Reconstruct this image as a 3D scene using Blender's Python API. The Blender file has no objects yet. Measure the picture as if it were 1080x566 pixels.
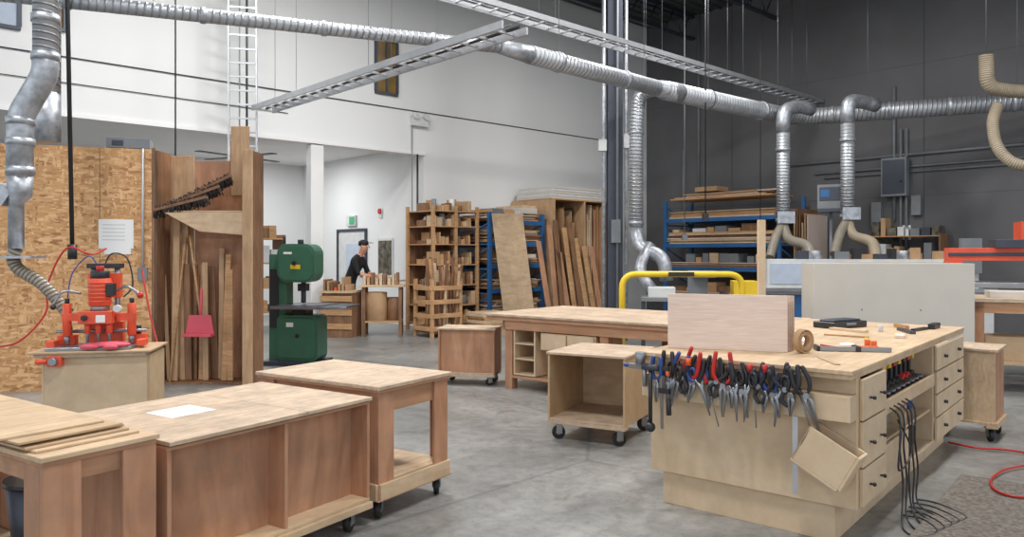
import bpy, bmesh, math, random
from mathutils import Vector, Matrix, Euler
random.seed(7)
# ---------------------------------------------------------------- survey helpers
F=800.; CX=540.; HZ=268.; H=1.5
def P(px,py,D): return Vector(((px-CX)/F*D, D, H-(py-HZ)/F*D))
def rad(a): return math.radians(a)
def c(r,g,b):
    f=lambda v:(v/255/12.92) if v/255<=.04045 else ((v/255+.055)/1.055)**2.4
    return (f(r),f(g),f(b),1)
# ---------------------------------------------------------------- materials
def newmat(name):
    m=bpy.data.materials.new(name); m.use_nodes=True
    nt=m.node_tree; b=nt.nodes['Principled BSDF']; return m,nt,b
def plain(name,col,rough=.5,metal=0.,var=.08,scale=6,bump=0.,emit=0):
    m,nt,b=newmat(name)
    tc=nt.nodes.new('ShaderNodeTexCoord'); n=nt.nodes.new('ShaderNodeTexNoise'); n.inputs['Scale'].default_value=scale; n.inputs['Detail'].default_value=5
    nt.links.new(tc.outputs['Object'],n.inputs['Vector'])
    r=nt.nodes.new('ShaderNodeValToRGB'); r.color_ramp.elements[0].position=.3; r.color_ramp.elements[1].position=.7
    r.color_ramp.elements[0].color=[v*(1-var) for v in col[:3]]+[1]
    r.color_ramp.elements[1].color=[min(1,v*(1+var)) for v in col[:3]]+[1]
    nt.links.new(n.outputs['Fac'],r.inputs['Fac']); nt.links.new(r.outputs['Color'],b.inputs['Base Color'])
    b.inputs['Roughness'].default_value=rough; b.inputs['Metallic'].default_value=metal
    if bump:
        bp=nt.nodes.new('ShaderNodeBump'); bp.inputs['Strength'].default_value=bump; bp.inputs['Distance'].default_value=.01
        nt.links.new(n.outputs['Fac'],bp.inputs['Height']); nt.links.new(bp.outputs['Normal'],b.inputs['Normal'])
    if emit:
        b.inputs['Emission Color'].default_value=col; b.inputs['Emission Strength'].default_value=emit
    return m
def wood(name,c1,c2,sc=(1.2,14,14),rough=.6,dist=1.5,blotch=.25,grime=0.):
    m,nt,b=newmat(name); L=nt.links
    tc=nt.nodes.new('ShaderNodeTexCoord'); mp=nt.nodes.new('ShaderNodeMapping'); mp.inputs['Scale'].default_value=sc
    L.new(tc.outputs['Object'],mp.inputs['Vector'])
    n=nt.nodes.new('ShaderNodeTexNoise'); n.inputs['Scale'].default_value=2.2; n.inputs['Detail'].default_value=6; n.inputs['Distortion'].default_value=dist
    L.new(mp.outputs['Vector'],n.inputs['Vector'])
    r=nt.nodes.new('ShaderNodeValToRGB'); r.color_ramp.elements[0].position=.32; r.color_ramp.elements[1].position=.68
    r.color_ramp.elements[0].color=c1; r.color_ramp.elements[1].color=c2
    L.new(n.outputs['Fac'],r.inputs['Fac'])
    n2=nt.nodes.new('ShaderNodeTexNoise'); n2.inputs['Scale'].default_value=3.; n2.inputs['Detail'].default_value=4
    L.new(tc.outputs['Object'],n2.inputs['Vector'])
    mx=nt.nodes.new('ShaderNodeMix'); mx.data_type='RGBA'; mx.blend_type='MULTIPLY'; mx.inputs[0].default_value=1
    r2=nt.nodes.new('ShaderNodeValToRGB'); r2.color_ramp.elements[0].position=.3; r2.color_ramp.elements[1].position=.6
    r2.color_ramp.elements[0].color=(1-blotch,1-blotch,1-blotch,1); r2.color_ramp.elements[1].color=(1,1,1,1)
    L.new(n2.outputs['Fac'],r2.inputs['Fac']); L.new(r.outputs['Color'],mx.inputs[6]); L.new(r2.outputs['Color'],mx.inputs[7])
    out=mx.outputs[2]
    if grime:
        n3=nt.nodes.new('ShaderNodeTexNoise'); n3.inputs['Scale'].default_value=7; n3.inputs['Detail'].default_value=9; n3.inputs['Roughness'].default_value=.72; L.new(tc.outputs['Object'],n3.inputs['Vector'])
        r3=nt.nodes.new('ShaderNodeValToRGB'); r3.color_ramp.elements[0].position=.42; r3.color_ramp.elements[0].color=(0,0,0,1); r3.color_ramp.elements[1].position=.68; r3.color_ramp.elements[1].color=(grime,grime,grime,1)
        L.new(n3.outputs['Fac'],r3.inputs['Fac'])
        m3=nt.nodes.new('ShaderNodeMix'); m3.data_type='RGBA'; m3.inputs[7].default_value=c(122,112,104); L.new(r3.outputs['Color'],m3.inputs[0]); L.new(out,m3.inputs[6]); out=m3.outputs[2]
    L.new(out,b.inputs['Base Color']); b.inputs['Roughness'].default_value=rough
    return m
def osbmat():
    m,nt,b=newmat('osb'); L=nt.links
    tc=nt.nodes.new('ShaderNodeTexCoord'); prev=None
    for i,(ang,sc) in enumerate(((.25,(8,8,34)),(-.9,(30,30,9)),(.9,(10,10,30)))):
        mp=nt.nodes.new('ShaderNodeMapping'); mp.inputs['Scale'].default_value=sc; mp.inputs['Rotation'].default_value=(0,ang,0); mp.inputs['Location'].default_value=(i*3.1,0,i*7.7)
        L.new(tc.outputs['Object'],mp.inputs['Vector'])
        v=nt.nodes.new('ShaderNodeTexVoronoi'); v.inputs['Scale'].default_value=1.3; v.inputs['Randomness'].default_value=1; L.new(mp.outputs['Vector'],v.inputs['Vector'])
        sp=nt.nodes.new('ShaderNodeSeparateColor'); L.new(v.outputs['Color'],sp.inputs[0])
        if prev is None: prev=sp.outputs[0]
        else:
            th=nt.nodes.new('ShaderNodeMath'); th.operation='GREATER_THAN'; th.inputs[1].default_value=.5; L.new(sp.outputs[1],th.inputs[0])
            mx=nt.nodes.new('ShaderNodeMix'); mx.data_type='FLOAT'; L.new(th.outputs[0],mx.inputs[0]); L.new(prev,mx.inputs[2]); L.new(sp.outputs[0],mx.inputs[3]); prev=mx.outputs[0]
    r=nt.nodes.new('ShaderNodeValToRGB'); e=r.color_ramp.elements; e[0].position=0; e[0].color=c(158,110,70); e[1].position=1; e[1].color=c(224,184,138)
    k=e.new(.15); k.color=c(186,138,92); k=e.new(.6); k.color=c(204,158,108)
    L.new(prev,r.inputs['Fac'])
    L.new(r.outputs['Color'],b.inputs['Base Color']); b.inputs['Roughness'].default_value=.7
    return m
def floormat():
    m,nt,b=newmat('polished_concrete'); L=nt.links
    tc=nt.nodes.new('ShaderNodeTexCoord'); n=nt.nodes.new('ShaderNodeTexNoise'); n.inputs['Scale'].default_value=.6; n.inputs['Detail'].default_value=10; n.inputs['Roughness'].default_value=.65
    L.new(tc.outputs['Object'],n.inputs['Vector'])
    r=nt.nodes.new('ShaderNodeValToRGB'); e=r.color_ramp.elements; e[0].position=.33; e[0].color=c(112,113,112); e[1].position=.68; e[1].color=c(168,167,163)
    L.new(n.outputs['Fac'],r.inputs['Fac'])
    def layer(prev,scale,p0,p1,col,dist=0,rough=.7):
        n2=nt.nodes.new('ShaderNodeTexNoise'); n2.inputs['Scale'].default_value=scale; n2.inputs['Detail'].default_value=9; n2.inputs['Roughness'].default_value=rough; n2.inputs['Distortion'].default_value=dist; L.new(tc.outputs['Object'],n2.inputs['Vector'])
        r2=nt.nodes.new('ShaderNodeValToRGB'); r2.color_ramp.elements[0].position=p0; r2.color_ramp.elements[0].color=col; r2.color_ramp.elements[1].position=p1; r2.color_ramp.elements[1].color=(1,1,1,1)
        L.new(n2.outputs['Fac'],r2.inputs['Fac'])
        mx=nt.nodes.new('ShaderNodeMix'); mx.data_type='RGBA'; mx.blend_type='MULTIPLY'; mx.inputs[0].default_value=1
        L.new(prev,mx.inputs[6]); L.new(r2.outputs['Color'],mx.inputs[7]); return mx.outputs[2]
    o=layer(r.outputs['Color'],11,.36,.58,(.72,.72,.73,1))
    o=layer(o,2.3,.32,.44,(.72,.7,.67,1),1.4,.6)
    o=layer(o,34,.30,.40,(.6,.59,.58,1),0,.6)
    w=nt.nodes.new('ShaderNodeTexVoronoi'); w.feature='DISTANCE_TO_EDGE'; w.inputs['Scale'].default_value=.2; L.new(tc.outputs['Object'],w.inputs['Vector'])
    r3=nt.nodes.new('ShaderNodeValToRGB'); r3.color_ramp.elements[0].position=.0; r3.color_ramp.elements[0].color=(.72,.72,.72,1); r3.color_ramp.elements[1].position=.002
    L.new(w.outputs['Distance'],r3.inputs['Fac'])
    m2=nt.nodes.new('ShaderNodeMix'); m2.data_type='RGBA'; m2.blend_type='MULTIPLY'; m2.inputs[0].default_value=1
    L.new(o,m2.inputs[6]); L.new(r3.outputs['Color'],m2.inputs[7]); L.new(m2.outputs[2],b.inputs['Base Color'])
    r4=nt.nodes.new('ShaderNodeMapRange'); r4.inputs['To Min'].default_value=.2; r4.inputs['To Max'].default_value=.5
    L.new(n.outputs['Fac'],r4.inputs['Value']); L.new(r4.outputs['Result'],b.inputs['Roughness'])
    return m
def spiral(name,col,freq,strength=.6,metal=1.,rough=.35,var=.25,dark=.0):
    m,nt,b=newmat(name); L=nt.links
    uv=nt.nodes.new('ShaderNodeUVMap'); sp=nt.nodes.new('ShaderNodeSeparateXYZ'); L.new(uv.outputs['UV'],sp.inputs[0])
    ml=nt.nodes.new('ShaderNodeMath'); ml.operation='MULTIPLY'; ml.inputs[1].default_value=freq; L.new(sp.outputs['Y'],ml.inputs[0])
    ad=nt.nodes.new('ShaderNodeMath'); ad.operation='ADD'; L.new(ml.outputs[0],ad.inputs[0]); L.new(sp.outputs['X'],ad.inputs[1])
    fr=nt.nodes.new('ShaderNodeMath'); fr.operation='FRACT'; L.new(ad.outputs[0],fr.inputs[0])
    r=nt.nodes.new('ShaderNodeValToRGB'); e=r.color_ramp.elements; e[0].position=0; e[0].color=(1,1,1,1); e[1].position=.22; e[1].color=(0,0,0,1); k=e.new(.82); k.color=(0,0,0,1); k=e.new(1.); k.color=(1,1,1,1)
    L.new(fr.outputs[0],r.inputs['Fac'])
    bp=nt.nodes.new('ShaderNodeBump'); bp.inputs['Strength'].default_value=strength; bp.inputs['Distance'].default_value=.012
    L.new(r.outputs['Color'],bp.inputs['Height']); L.new(bp.outputs['Normal'],b.inputs['Normal'])
    tc=nt.nodes.new('ShaderNodeTexCoord'); n=nt.nodes.new('ShaderNodeTexNoise'); n.inputs['Scale'].default_value=5; L.new(tc.outputs['Object'],n.inputs['Vector'])
    mr=nt.nodes.new('ShaderNodeMix'); mr.data_type='RGBA'; mr.inputs[6].default_value=[v*(1-var) for v in col[:3]]+[1]; mr.inputs[7].default_value=[min(1,v*(1+var)) for v in col[:3]]+[1]
    L.new(n.outputs['Fac'],mr.inputs[0])
    mk=nt.nodes.new('ShaderNodeMix'); mk.data_type='RGBA'; mk.inputs[7].default_value=[v*.35 for v in col[:3]]+[1]
    mm=nt.nodes.new('ShaderNodeMath'); mm.operation='MULTIPLY'; mm.inputs[1].default_value=dark; L.new(r.outputs['Color'],mm.inputs[0]); L.new(mm.outputs[0],mk.inputs[0]); L.new(mr.outputs[2],mk.inputs[6])
    L.new(mk.outputs[2],b.inputs['Base Color'])
    b.inputs['Metallic'].default_value=metal; b.inputs['Roughness'].default_value=rough
    return m
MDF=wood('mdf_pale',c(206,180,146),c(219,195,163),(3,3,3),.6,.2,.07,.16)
MDFD=wood('mdf_dark',c(186,156,120),c(200,172,136),(3,3,3),.6,.2,.1,.2)  # darker MDF tone
PLYT=wood('plywood_top',c(194,166,138),c(217,194,168),(1.,9,9),.62,2.,.22,.5)
PLYL=wood('plywood_light',c(198,168,132),c(220,192,158),(1.,10,4),.6,1.2,.14,.28)
PLYV=wood('plywood_vertical',c(184,146,108),c(208,172,134),(6,6,.8),.6,1.5,.15,.2)
FIR=wood('fir_red_brown',c(172,122,90),c(200,150,116),(4,4,.7),.68,1.2,.16,.28)
FIRH=wood('fir_horizontal',c(174,126,92),c(202,154,118),(.7,4,6),.68,1.2,.16,.28)
LUM=wood('lumber',c(178,134,92),c(204,162,118),(1.5,12,12),.65,1.,.2)
LUMD=wood('lumber_dark',c(118,84,60),c(152,112,80),(6,6,1.),.65,1.,.3)
WHW=wood('whitewashed_oak',c(212,190,174),c(230,212,200),(1.,12,22),.55,2.5,.05)
EDGE=plain('ply_edge',c(182,142,100),.7,0,.2,60)
OSB=osbmat(); FLOOR=floormat()
WHITE=plain('white_paint',c(223,224,224),.8,0,.03,.5)
WHITE2=plain('white_trim',c(231,231,230),.6,0,.02,2)
DARKW=plain('grey_concrete',c(97,97,99),.85,0,.16,.7,.15)
DARKL=plain('grey_seam',c(80,80,82),.9)
CEIL=plain('deck_dark',c(82,84,86),.7,.3)
STEEL=plain('steel_grey',c(150,152,156),.35,.8)
STEELD=plain('steel_dark',c(70,74,84),.45,.4)
NAVY=plain('column_dark',c(66,70,82),.5,.1)
ALU=plain('aluminium',c(188,190,194),.42,.7)
GALV=plain('galvanised',c(174,178,184),.45,.7,.3,14)
DUCT=spiral('spiral_duct',c(184,187,192),13,.8,.7,.44,.22,.55)
DUCTS=spiral('spiral_duct_small',c(188,191,196),17,.8,.7,.44,.22,.55)
HOSE=spiral('beige_flex_hose',c(168,154,132),30,1.,0,.5,.25,.5)
HOSEG=spiral('clear_flex_hose',c(150,142,128),30,1.,.1,.4,.25,.5)
BLACK=plain('black_rubber',c(28,28,30),.55); BLK2=plain('black_plastic',c(40,40,44),.4); BRIS=plain('broom_bristle',c(44,38,36),.8,0,.4,40)
RED=plain('red_paint',c(224,86,54),.4); REDD=plain('red_plastic',c(190,40,38),.4); PINK=plain('pink_plastic',c(206,84,100),.5)
BLUE=plain('blue_rack_paint',c(44,96,148),.5); BLUEH=plain('blue_handle',c(40,72,140),.4)
GREEN=plain('green_enamel',c(62,108,86),.38,.05); GREENX=plain('exit_green',c(60,150,100),.5,emit=.3)
YEL=plain('yellow_paint',c(228,192,44),.4); ORG=plain('orange_paint',c(222,98,38),.45)
MACH=plain('machine_white',c(204,206,206),.45); GREY=plain('grey_plastic',c(120,124,128),.5); LG=plain('light_grey_laminate',c(200,194,184),.5,0,.04,3)
PAPER=plain('paper',c(234,234,234),.8,0,.02); CARD=plain('cardboard',c(178,144,108),.8)
GLASS=plain('amber_lit_pane',c(120,96,50),.2,0,.3,3); GLASSB=plain('sky_window',c(180,192,208),.2)  # amber pane colour stands for the lit interior behind it
SKIN=plain('skin',c(206,150,124),.55,0,.05); SHIRT=plain('black_cloth',c(24,25,28),.85,0,.1,30); PANTS=plain('navy_denim',c(38,44,60),.85,0,.15,40); HAIR=plain('dark_hair',c(40,28,20),.7)
MAT=plain('rubber_floor_mat',c(122,114,106),.85,0,.45,45,.6)
MUR=plain('mural_print',c(90,84,70),.6,0,.9,9)
# ---------------------------------------------------------------- builder
class B:
    def __init__(s,name,loc=(0,0,0),yaw=0):
        s.n=name; s.loc=Vector(loc) if len(loc)==3 else Vector((loc[0],loc[1],0)); s.yaw=yaw; s.bm=bmesh.new(); s.uv=s.bm.loops.layers.uv.new('UVMap'); s.mats=[]
    def mi(s,m):
        if m not in s.mats: s.mats.append(m)
        return s.mats.index(m)
    def poly(s,vs,fs,m,smooth=False,M=None):
        k=s.mi(m); bv=[s.bm.verts.new((M@Vector(v)) if M else Vector(v)) for v in vs]
        for f in fs:
            try:
                fa=s.bm.faces.new([bv[i] for i in f]); fa.material_index=k; fa.smooth=smooth
            except Exception: pass
    def box(s,x0,x1,y0,y1,z0,z1,m,M=None):
        if x0>x1:x0,x1=x1,x0
        if y0>y1:y0,y1=y1,y0
        if z0>z1:z0,z1=z1,z0
        v=[(x0,y0,z0),(x1,y0,z0),(x1,y1,z0),(x0,y1,z0),(x0,y0,z1),(x1,y0,z1),(x1,y1,z1),(x0,y1,z1)]
        s.poly(v,[(0,3,2,1),(4,5,6,7),(0,1,5,4),(1,2,6,5),(2,3,7,6),(3,0,4,7)],m,M=M)
    def cbox(s,ce,sz,m,rot=(0,0,0)):
        M=Matrix.Translation(Vector(ce))@Euler(rot).to_matrix().to_4x4()
        a,b,d=[v/2 for v in sz]; s.box(-a,a,-b,b,-d,d,m,M)
    def prism(s,pts,axis,lo,hi,m,M=None,smooth=False):
        def mk(p,t):
            if axis=='x': return (t,p[0],p[1])
            if axis=='y': return (p[0],t,p[1])
            return (p[0],p[1],t)
        n=len(pts); v=[mk(p,lo) for p in pts]+[mk(p,hi) for p in pts]
        f=[tuple(range(n)),tuple(range(2*n-1,n-1,-1))]
        s.poly(v,f+[(i,i+n,(i+1)%n+n,(i+1)%n) for i in range(n)],m,smooth,M)
    def tube(s,pts,r,m,n=12,caps=True,sx=1.):
        pts=[Vector(p) for p in pts]; N=len(pts); rs=r if isinstance(r,(list,tuple)) else [r]*N
        k=s.mi(m); rings=[]; L=0; Ls=[]
        t=(pts[1]-pts[0]).normalized(); up=Vector((0,0,1)) if abs(t.z)<.9 else Vector((1,0,0))
        u=t.cross(up).normalized()
        for i in range(N):
            if i==0: tt=pts[1]-pts[0]
            elif i==N-1: tt=pts[-1]-pts[-2]
            else: tt=(pts[i]-pts[i-1]).normalized()+(pts[i+1]-pts[i]).normalized()
            tt.normalize(); u=(u-tt*u.dot(tt)).normalized(); w=tt.cross(u)
            if i: L+=(pts[i]-pts[i-1]).length
            Ls.append(L)
            rings.append([s.bm.verts.new(pts[i]+(u*math.cos(2*math.pi*j/n)*sx+w*math.sin(2*math.pi*j/n))*rs[i]) for j in range(n)])
        for i in range(N-1):
            for j in range(n):
                fa=s.bm.faces.new([rings[i][j],rings[i][(j+1)%n],rings[i+1][(j+1)%n],rings[i+1][j]]); fa.material_index=k; fa.smooth=True
                for lp,(a,b) in zip(fa.loops,[(j/n,Ls[i]),((j+1)/n,Ls[i]),((j+1)/n,Ls[i+1]),(j/n,Ls[i+1])]): lp[s.uv].uv=(a,b)
        if caps:
            for rg in (rings[0][::-1],rings[-1]):
                fa=s.bm.faces.new(rg); fa.material_index=k
    def cyl(s,p,q,r,m,r2=None,n=16): s.tube([p,q],[r,r if r2 is None else r2],m,n)
    def sph(s,ce,r,m,sc=(1,1,1),n=12):
        M=Matrix.Translation(Vector(ce))@Matrix.Diagonal((r*sc[0],r*sc[1],r*sc[2],1))
        k=s.mi(m); res=bmesh.ops.create_uvsphere(s.bm,u_segments=n,v_segments=n//2+2,radius=1,matrix=M)
        for v in res['verts']:
            for f in v.link_faces: f.material_index=k; f.smooth=True
    def caster(s,x,y,h=.11,yaw=.6):
        M=Matrix.Translation((x,y,0))@Matrix.Rotation(yaw,4,'Z')
        r=h*.42
        a=M@Vector((0,-.016,r)); b=M@Vector((0,.016,r)); s.tube([a,b],r,BLACK,18)
        a=M@Vector((0,-.019,r)); b=M@Vector((0,.019,r)); s.tube([a,b],r*.4,GREY,12)
        s.box(-.02,.03,-.026,-.021,r*.8,h-.008,STEEL,M); s.box(-.02,.03,.021,.026,r*.8,h-.008,STEEL,M)
        s.box(-.035,.04,-.035,.035,h-.01,h,STEEL,M)
    def done(s,bev=.0025):
        bmesh.ops.recalc_face_normals(s.bm,faces=s.bm.faces)
        me=bpy.data.meshes.new(s.n); s.bm.to_mesh(me); s.bm.free()
        for m in s.mats: me.materials.append(m)
        o=bpy.data.objects.new(s.n,me); bpy.context.collection.objects.link(o)
        o.location=s.loc; o.rotation_euler=(0,0,rad(s.yaw))
        if bev:
            md=o.modifiers.new('bevel','BEVEL'); md.width=bev; md.segments=1; md.limit_method='ANGLE'; md.angle_limit=rad(50)
        return o
def smooth(pts,k=6):
    pts=[Vector(p) for p in pts]; out=[]
    for i in range(len(pts)-1):
        p0=pts[max(0,i-1)];p1=pts[i];p2=pts[i+1];p3=pts[min(len(pts)-1,i+2)]
        for j in range(k):
            t=j/k; out.append(.5*((2*p1)+(p2-p0)*t+(2*p0-5*p1+4*p2-p3)*t*t+(3*p1-p0-3*p2+p3)*t**3))
    out.append(pts[-1]); return out
def fillet(pts,r=.2,k=6):
    pts=[Vector(p) for p in pts]; out=[pts[0]]
    for i in range(1,len(pts)-1):
        a=(pts[i-1]-pts[i]); b=(pts[i+1]-pts[i]); rr=min(r,a.length*.48,b.length*.48)
        A=pts[i]+a.normalized()*rr; C=pts[i]+b.normalized()*rr
        for j in range(k+1):
            t=j/k; out.append(A*(1-t)**2+pts[i]*2*t*(1-t)+C*t*t)
    out.append(pts[-1]); return out
# ---------------------------------------------------------------- room frame
P0=Vector((-1.81,15.6,0)); YU=42.6
U=Vector((math.cos(rad(YU)),math.sin(rad(YU)),0)); V=Vector((-U.y,U.x,0))
AC=7.43; C0=P0+U*AC; YD=YU-90; DD=-V
def aw(px,n=0.):
    t=(px-CX)/F; o=P0-V*n; return (t*o.y-o.x)/(U.x-t*U.y)
def wz(px,py,n=0.):
    a=aw(px,n); y=(P0-V*n+U*a).y; return H-(py-HZ)/F*y
def bd(px,n=0.):
    t=(px-CX)/F; o=C0-U*n; return (t*o.y-o.x)/(DD.x-t*DD.y)
def dz(px,py,n=0.):
    b=bd(px,n); y=(C0-U*n+DD*b).y; return H-(py-HZ)/F*y
CZ=7.65
b=B('floor',(0,0,0),YU)
b.box(-14,30,-34,24,-.1,0,FLOOR); b.done(0)
b=B('wall_left',P0,YU)
b.box(-16,0,0,.2,3.57,CZ,WHITE); b.box(0,AC,0,.2,0,CZ,WHITE); b.done(0)
b=B('wall_alcove_side',P0,YU); b.box(0,.15,.2,5.2,0,3.75,WHITE); b.done(0)
b=B('wall_alcove_back',P0,YU); b.box(-12,.15,5.2,5.4,0,3.75,WHITE); b.done(0)
b=B('ceiling_alcove',P0,YU); b.box(-12,.15,.2,5.2,3.75,3.85,WHITE2); b.done(0)
b=B('wall_back',C0,YD)
b.box(-.2,18,0,.2,0,CZ,DARKW)
for z in (2.7,5.4):b.box(0,18,-.003,0,z,z+.008,DARKL)
for x in (2.6,7.0,11.4): b.box(x,x+.02,-.004,0,0,CZ,DARKL)
b.done(0)
b=B('ceiling',P0,YU); b.box(-16,AC+.2,-19,.2,CZ,CZ+.1,CEIL)
for i in range(70):
    y=-.1-i*.27; b.box(-16,AC,y-.07,y,CZ-.04,CZ,CEIL)
b.done(0)
for q,y in enumerate((-1.5,-3.8,-6.1,-8.4)):
    b=B('roof_joist',P0,YU)
    for z in (CZ-.07,CZ-.62): b.box(-12,AC-.02,y-.05,y+.05,z-.03,z+.03,STEELD)
    x=-12; s_=0
    while x<AC-.4:
        a=(x,y,CZ-.07 if s_ else CZ-.62); d=(x+.35,y,CZ-.62 if s_ else CZ-.07); b.cyl(a,d,.018,STEELD,n=6); x+=.35; s_=1-s_
    b.done(0)
a=aw(335); b=B('white_column',P0,YU); b.box(a-.13,a+.13,0.0,.2,0,3.52,WHITE2); b.box(a-.17,a+.17,-.02,.22,0,.06,WHITE2); b.done(.01)
b=B('trim_1',P0,YU); b.box(-16,0.02,-.03,.23,3.53,3.6,WHITE2); b.done(0)
def win(i,x0,y0,x1,y1,gm):
    a0,a1=aw(x0),aw(x1); z1=wz(x0,y0); z0=wz(x0,y1)
    b=B('window_%d'%i,P0,YU); b.box(a0,a1,-.02,.0,z0,z1,gm)
    for (p,q,r,s) in ((a0-.04,a1+.04,z0-.05,z0),(a0-.04,a1+.04,z1,z1+.05),(a0-.05,a0,z0,z1),(a1,a1+.05,z0,z1),((a0+a1)/2-.02,(a0+a1)/2+.02,z0,z1)): b.box(p,q,-.05,0,r,s,STEELD)
    b.done(0)
win(1,397,42,417,96,GLASS); win(2,-30,-40,18,20,GLASSB); win(3,42,-40,66,26,GLASS)
b=B('wall_cable',P0,YU); b.tube([(-15,-.02,4.41),(5.7,-.02,4.41)],.009,BLK2,6); b.tube([(-15,-.02,4.05),(-3.0,-.02,4.02)],.007,BLK2,6); b.done(0)
a=aw(441); b=B('emergency_light',P0,YU); z=wz(441,130); b.box(a-.2,a+.2,-.1,0,z-.07,z+.08,MACH)
for d in (-.13,.13): b.cyl((a+d,-.08,z+.13),(a+d,-.16,z+.11),.06,MACH)
b.cyl((a-.17,-.03,z-.07),(a-.17,-.03,1.5),.012,GREY,n=6); b.done()
b=B('wall_conduit',P0,YU); b.cyl((-.2,-.05,3.53),(-.2,-.05,1.6),.02,BLK2,n=8); b.cyl((-.2,-.05,1.6),(-.2,-.05,1.45),.045,BLK2,n=8); b.done(0)
def sa(px):
    t=(px-CX)/F; return (t*P0.y-P0.x)/(V.x-t*V.y)
s0,s1=sa(386),sa(358)
b=B('door_1',P0,YU); b.box(-.02,0,s0,s1,0,2.03,MACH)
for y in (s0-.06,s1): b.box(-.05,0,y,y+.06,0,2.09,STEELD)
b.box(-.05,0,s0,s1,2.03,2.09,STEELD); b.box(-.03,-.02,s0+.25,s1-.35,1.1,1.75,GLASSB); b.cyl((-.03,s0+.1,1.),(-.09,s0+.1,1.),.03,STEEL); b.done()
s=sa(372); b=B('exit_sign',P0,YU); b.box(-.06,0,s-.2,s+.2,2.16,2.4,MACH); b.box(-.07,-.06,s-.17,s+.05,2.19,2.37,GREENX); b.done()
s=sa(407); b=B('wall_poster',P0,YU); b.box(-.025,0,s-.3,s+.3,1.0,1.85,MACH); b.box(-.03,-.025,s-.26,s+.26,1.05,1.8,MUR); b.done()
s=sa(402); b=B('fire_bell',P0,YU); b.cyl((0,s,2.45),(-.06,s,2.45),.06,REDD); b.box(-.03,0,s-.06,s+.06,2.3,2.5,MACH); b.done()
b=B('ceiling_fan',P0+U*(-3.2)+V*1.6,YU); b.cyl((0,0,3.75),(0,0,3.45),.03,BLK2); b.cyl((0,0,3.45),(0,0,3.3),.12,BLK2)
for k in range(4):
    M=Matrix.Rotation(k*math.pi/2+.3,4,'Z'); b.box(.1,.95,-.07,.07,3.37,3.385,BLK2,M)
b.done()
# ---------------------------------------------------------------- overhead services
def clampring(b,p,d,r,m=GALV): b.cyl(p-d*.03,p+d*.03,r,m,n=20)
b=B('main_extraction_duct')
Z=4.2
def PD(px,py): return P(px,py,(Z-H)*F/(HZ-py))
pA,pB,pC,pD,pE=P(-40,-26,7.75),PD(530,50),PD(700,95),PD(838,124),PD(1120,104)
for q in (pA,pB,pC,pD,pE): q.z=Z
b.tube([pA,pA.lerp(pB,.5),pB],.08,DUCT,20); b.tube([pB-(pC-pB).normalized()*.05,pB+(pC-pB).normalized()*.6],[.09,.13],GALV,20)
b.tube([pB+(pC-pB).normalized()*.5,pC],.13,DUCT,24); b.tube([pC-(pC-pB).normalized()*.2,pC+(pD-pC).normalized()*.4],[.135,.165],GALV,24)
b.tube(fillet([pC,pD,pE],.6,8),.16,DUCT,24)
for A_,B_,n_,r_ in ((pA,pB,4,.092),(pB,pC,2,.145),(pC,pD,2,.175),(pD,pE,4,.175)):
    for k in range(n_):
        p=A_.lerp(B_,(k+.7)/(n_+.4)); clampring(b,p,(B_-A_).normalized(),r_)
b.done(0)
b=B('duct_hanger_wires')
for A_,B_ in ((pA,pB),(pB,pC),(pC,pD),(pD,pE)):
    for t in (.3,.85):
        p=A_.lerp(B_,t); b.cyl(p+Vector((0,0,.1)),Vector((p.x,p.y,CZ)),.004,STEEL,n=5)
b.done(0)
def tray(name,A_,B_,w,hang=0,hh=.04,stp=.3):
    d=(B_-A_); L=d.length; d.normalize(); n=Vector((-d.y,d.x,0))
    if abs(d.z)>.9: n=Vector((1,.25,0)).normalized()
    o=d.cross(n); b=B(name)
    def seg(p,q,hw,hh,axn,axo,m):
        vs=[]
        for r_ in (p,q):
            for sn,so in ((-1,-1),(1,-1),(1,1),(-1,1)): vs.append(r_+axn*sn*hw+axo*so*hh)
        b.poly(vs,[(0,3,2,1),(4,5,6,7),(0,1,5,4),(1,2,6,5),(2,3,7,6),(3,0,4,7)],m)
    for sg in (-1,1): seg(A_+n*sg*w/2,B_+n*sg*w/2,.012,hh,n,o,ALU)
    k=0
    while k<L:
        p=A_+d*k; seg(p-n*w/2,p+n*w/2,.014,.012,d,o,ALU); k+=stp
    b.tube([A_+o*.02+n*.06,B_+o*.02+n*.06],.018,BLK2,6)
    b.tube([A_+o*.02-n*.05,B_+o*.02-n*.05],.012,GREY,6)
    if hang:
        k=.8
        while k<L:
            for sg in (-1,1): p=A_+d*k+n*sg*w/2; b.cyl(p,Vector((p.x,p.y,CZ)),.004,STEEL,n=5)
            k+=2.6
    return b.done(0)
t0=P(277,115,12.05); t0.z=3.8; tray('cable_tray',t0,t0-V*5.9,.34,1)
t1=C0+DD*bd(862); t1.z=dz(862,108); tray('cable_tray',t1-U*.05,t1-U*12.5,.34,1)
tray('cable_tray_riser',P(256,300,12.05),Vector((P(256,0,12.05).x,12.05,CZ-.05)),.42,0,.05,.22)
cp=P(648,300,13.4)
b=B('steel_column',(cp.x,cp.y,0),0)
for y in (-.13,.11): b.box(-.13,.13,y,y+.02,0,CZ,NAVY)
b.box(-.012,.012,-.12,.12,0,CZ,NAVY); b.box(-.2,.2,-.2,.2,0,.03,STEELD)
b.cyl((-.2,-.1,0.4),(-.2,-.1,CZ),.035,GALV,n=12); b.cyl((.19,-.12,0.4),(.19,-.12,CZ),.03,GALV,n=12); b.cyl((.03,-.16,.4),(.03,-.16,CZ),.022,GREY,n=10)
b.box(-.08,.08,-.22,-.13,1.7,2.1,GREY); b.box(.14,.3,-.2,-.1,3.35,3.6,MACH); b.box(-.3,-.16,-.2,-.1,3.3,3.5,MACH)
b.done()
b=B('column_duct_drop')
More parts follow.
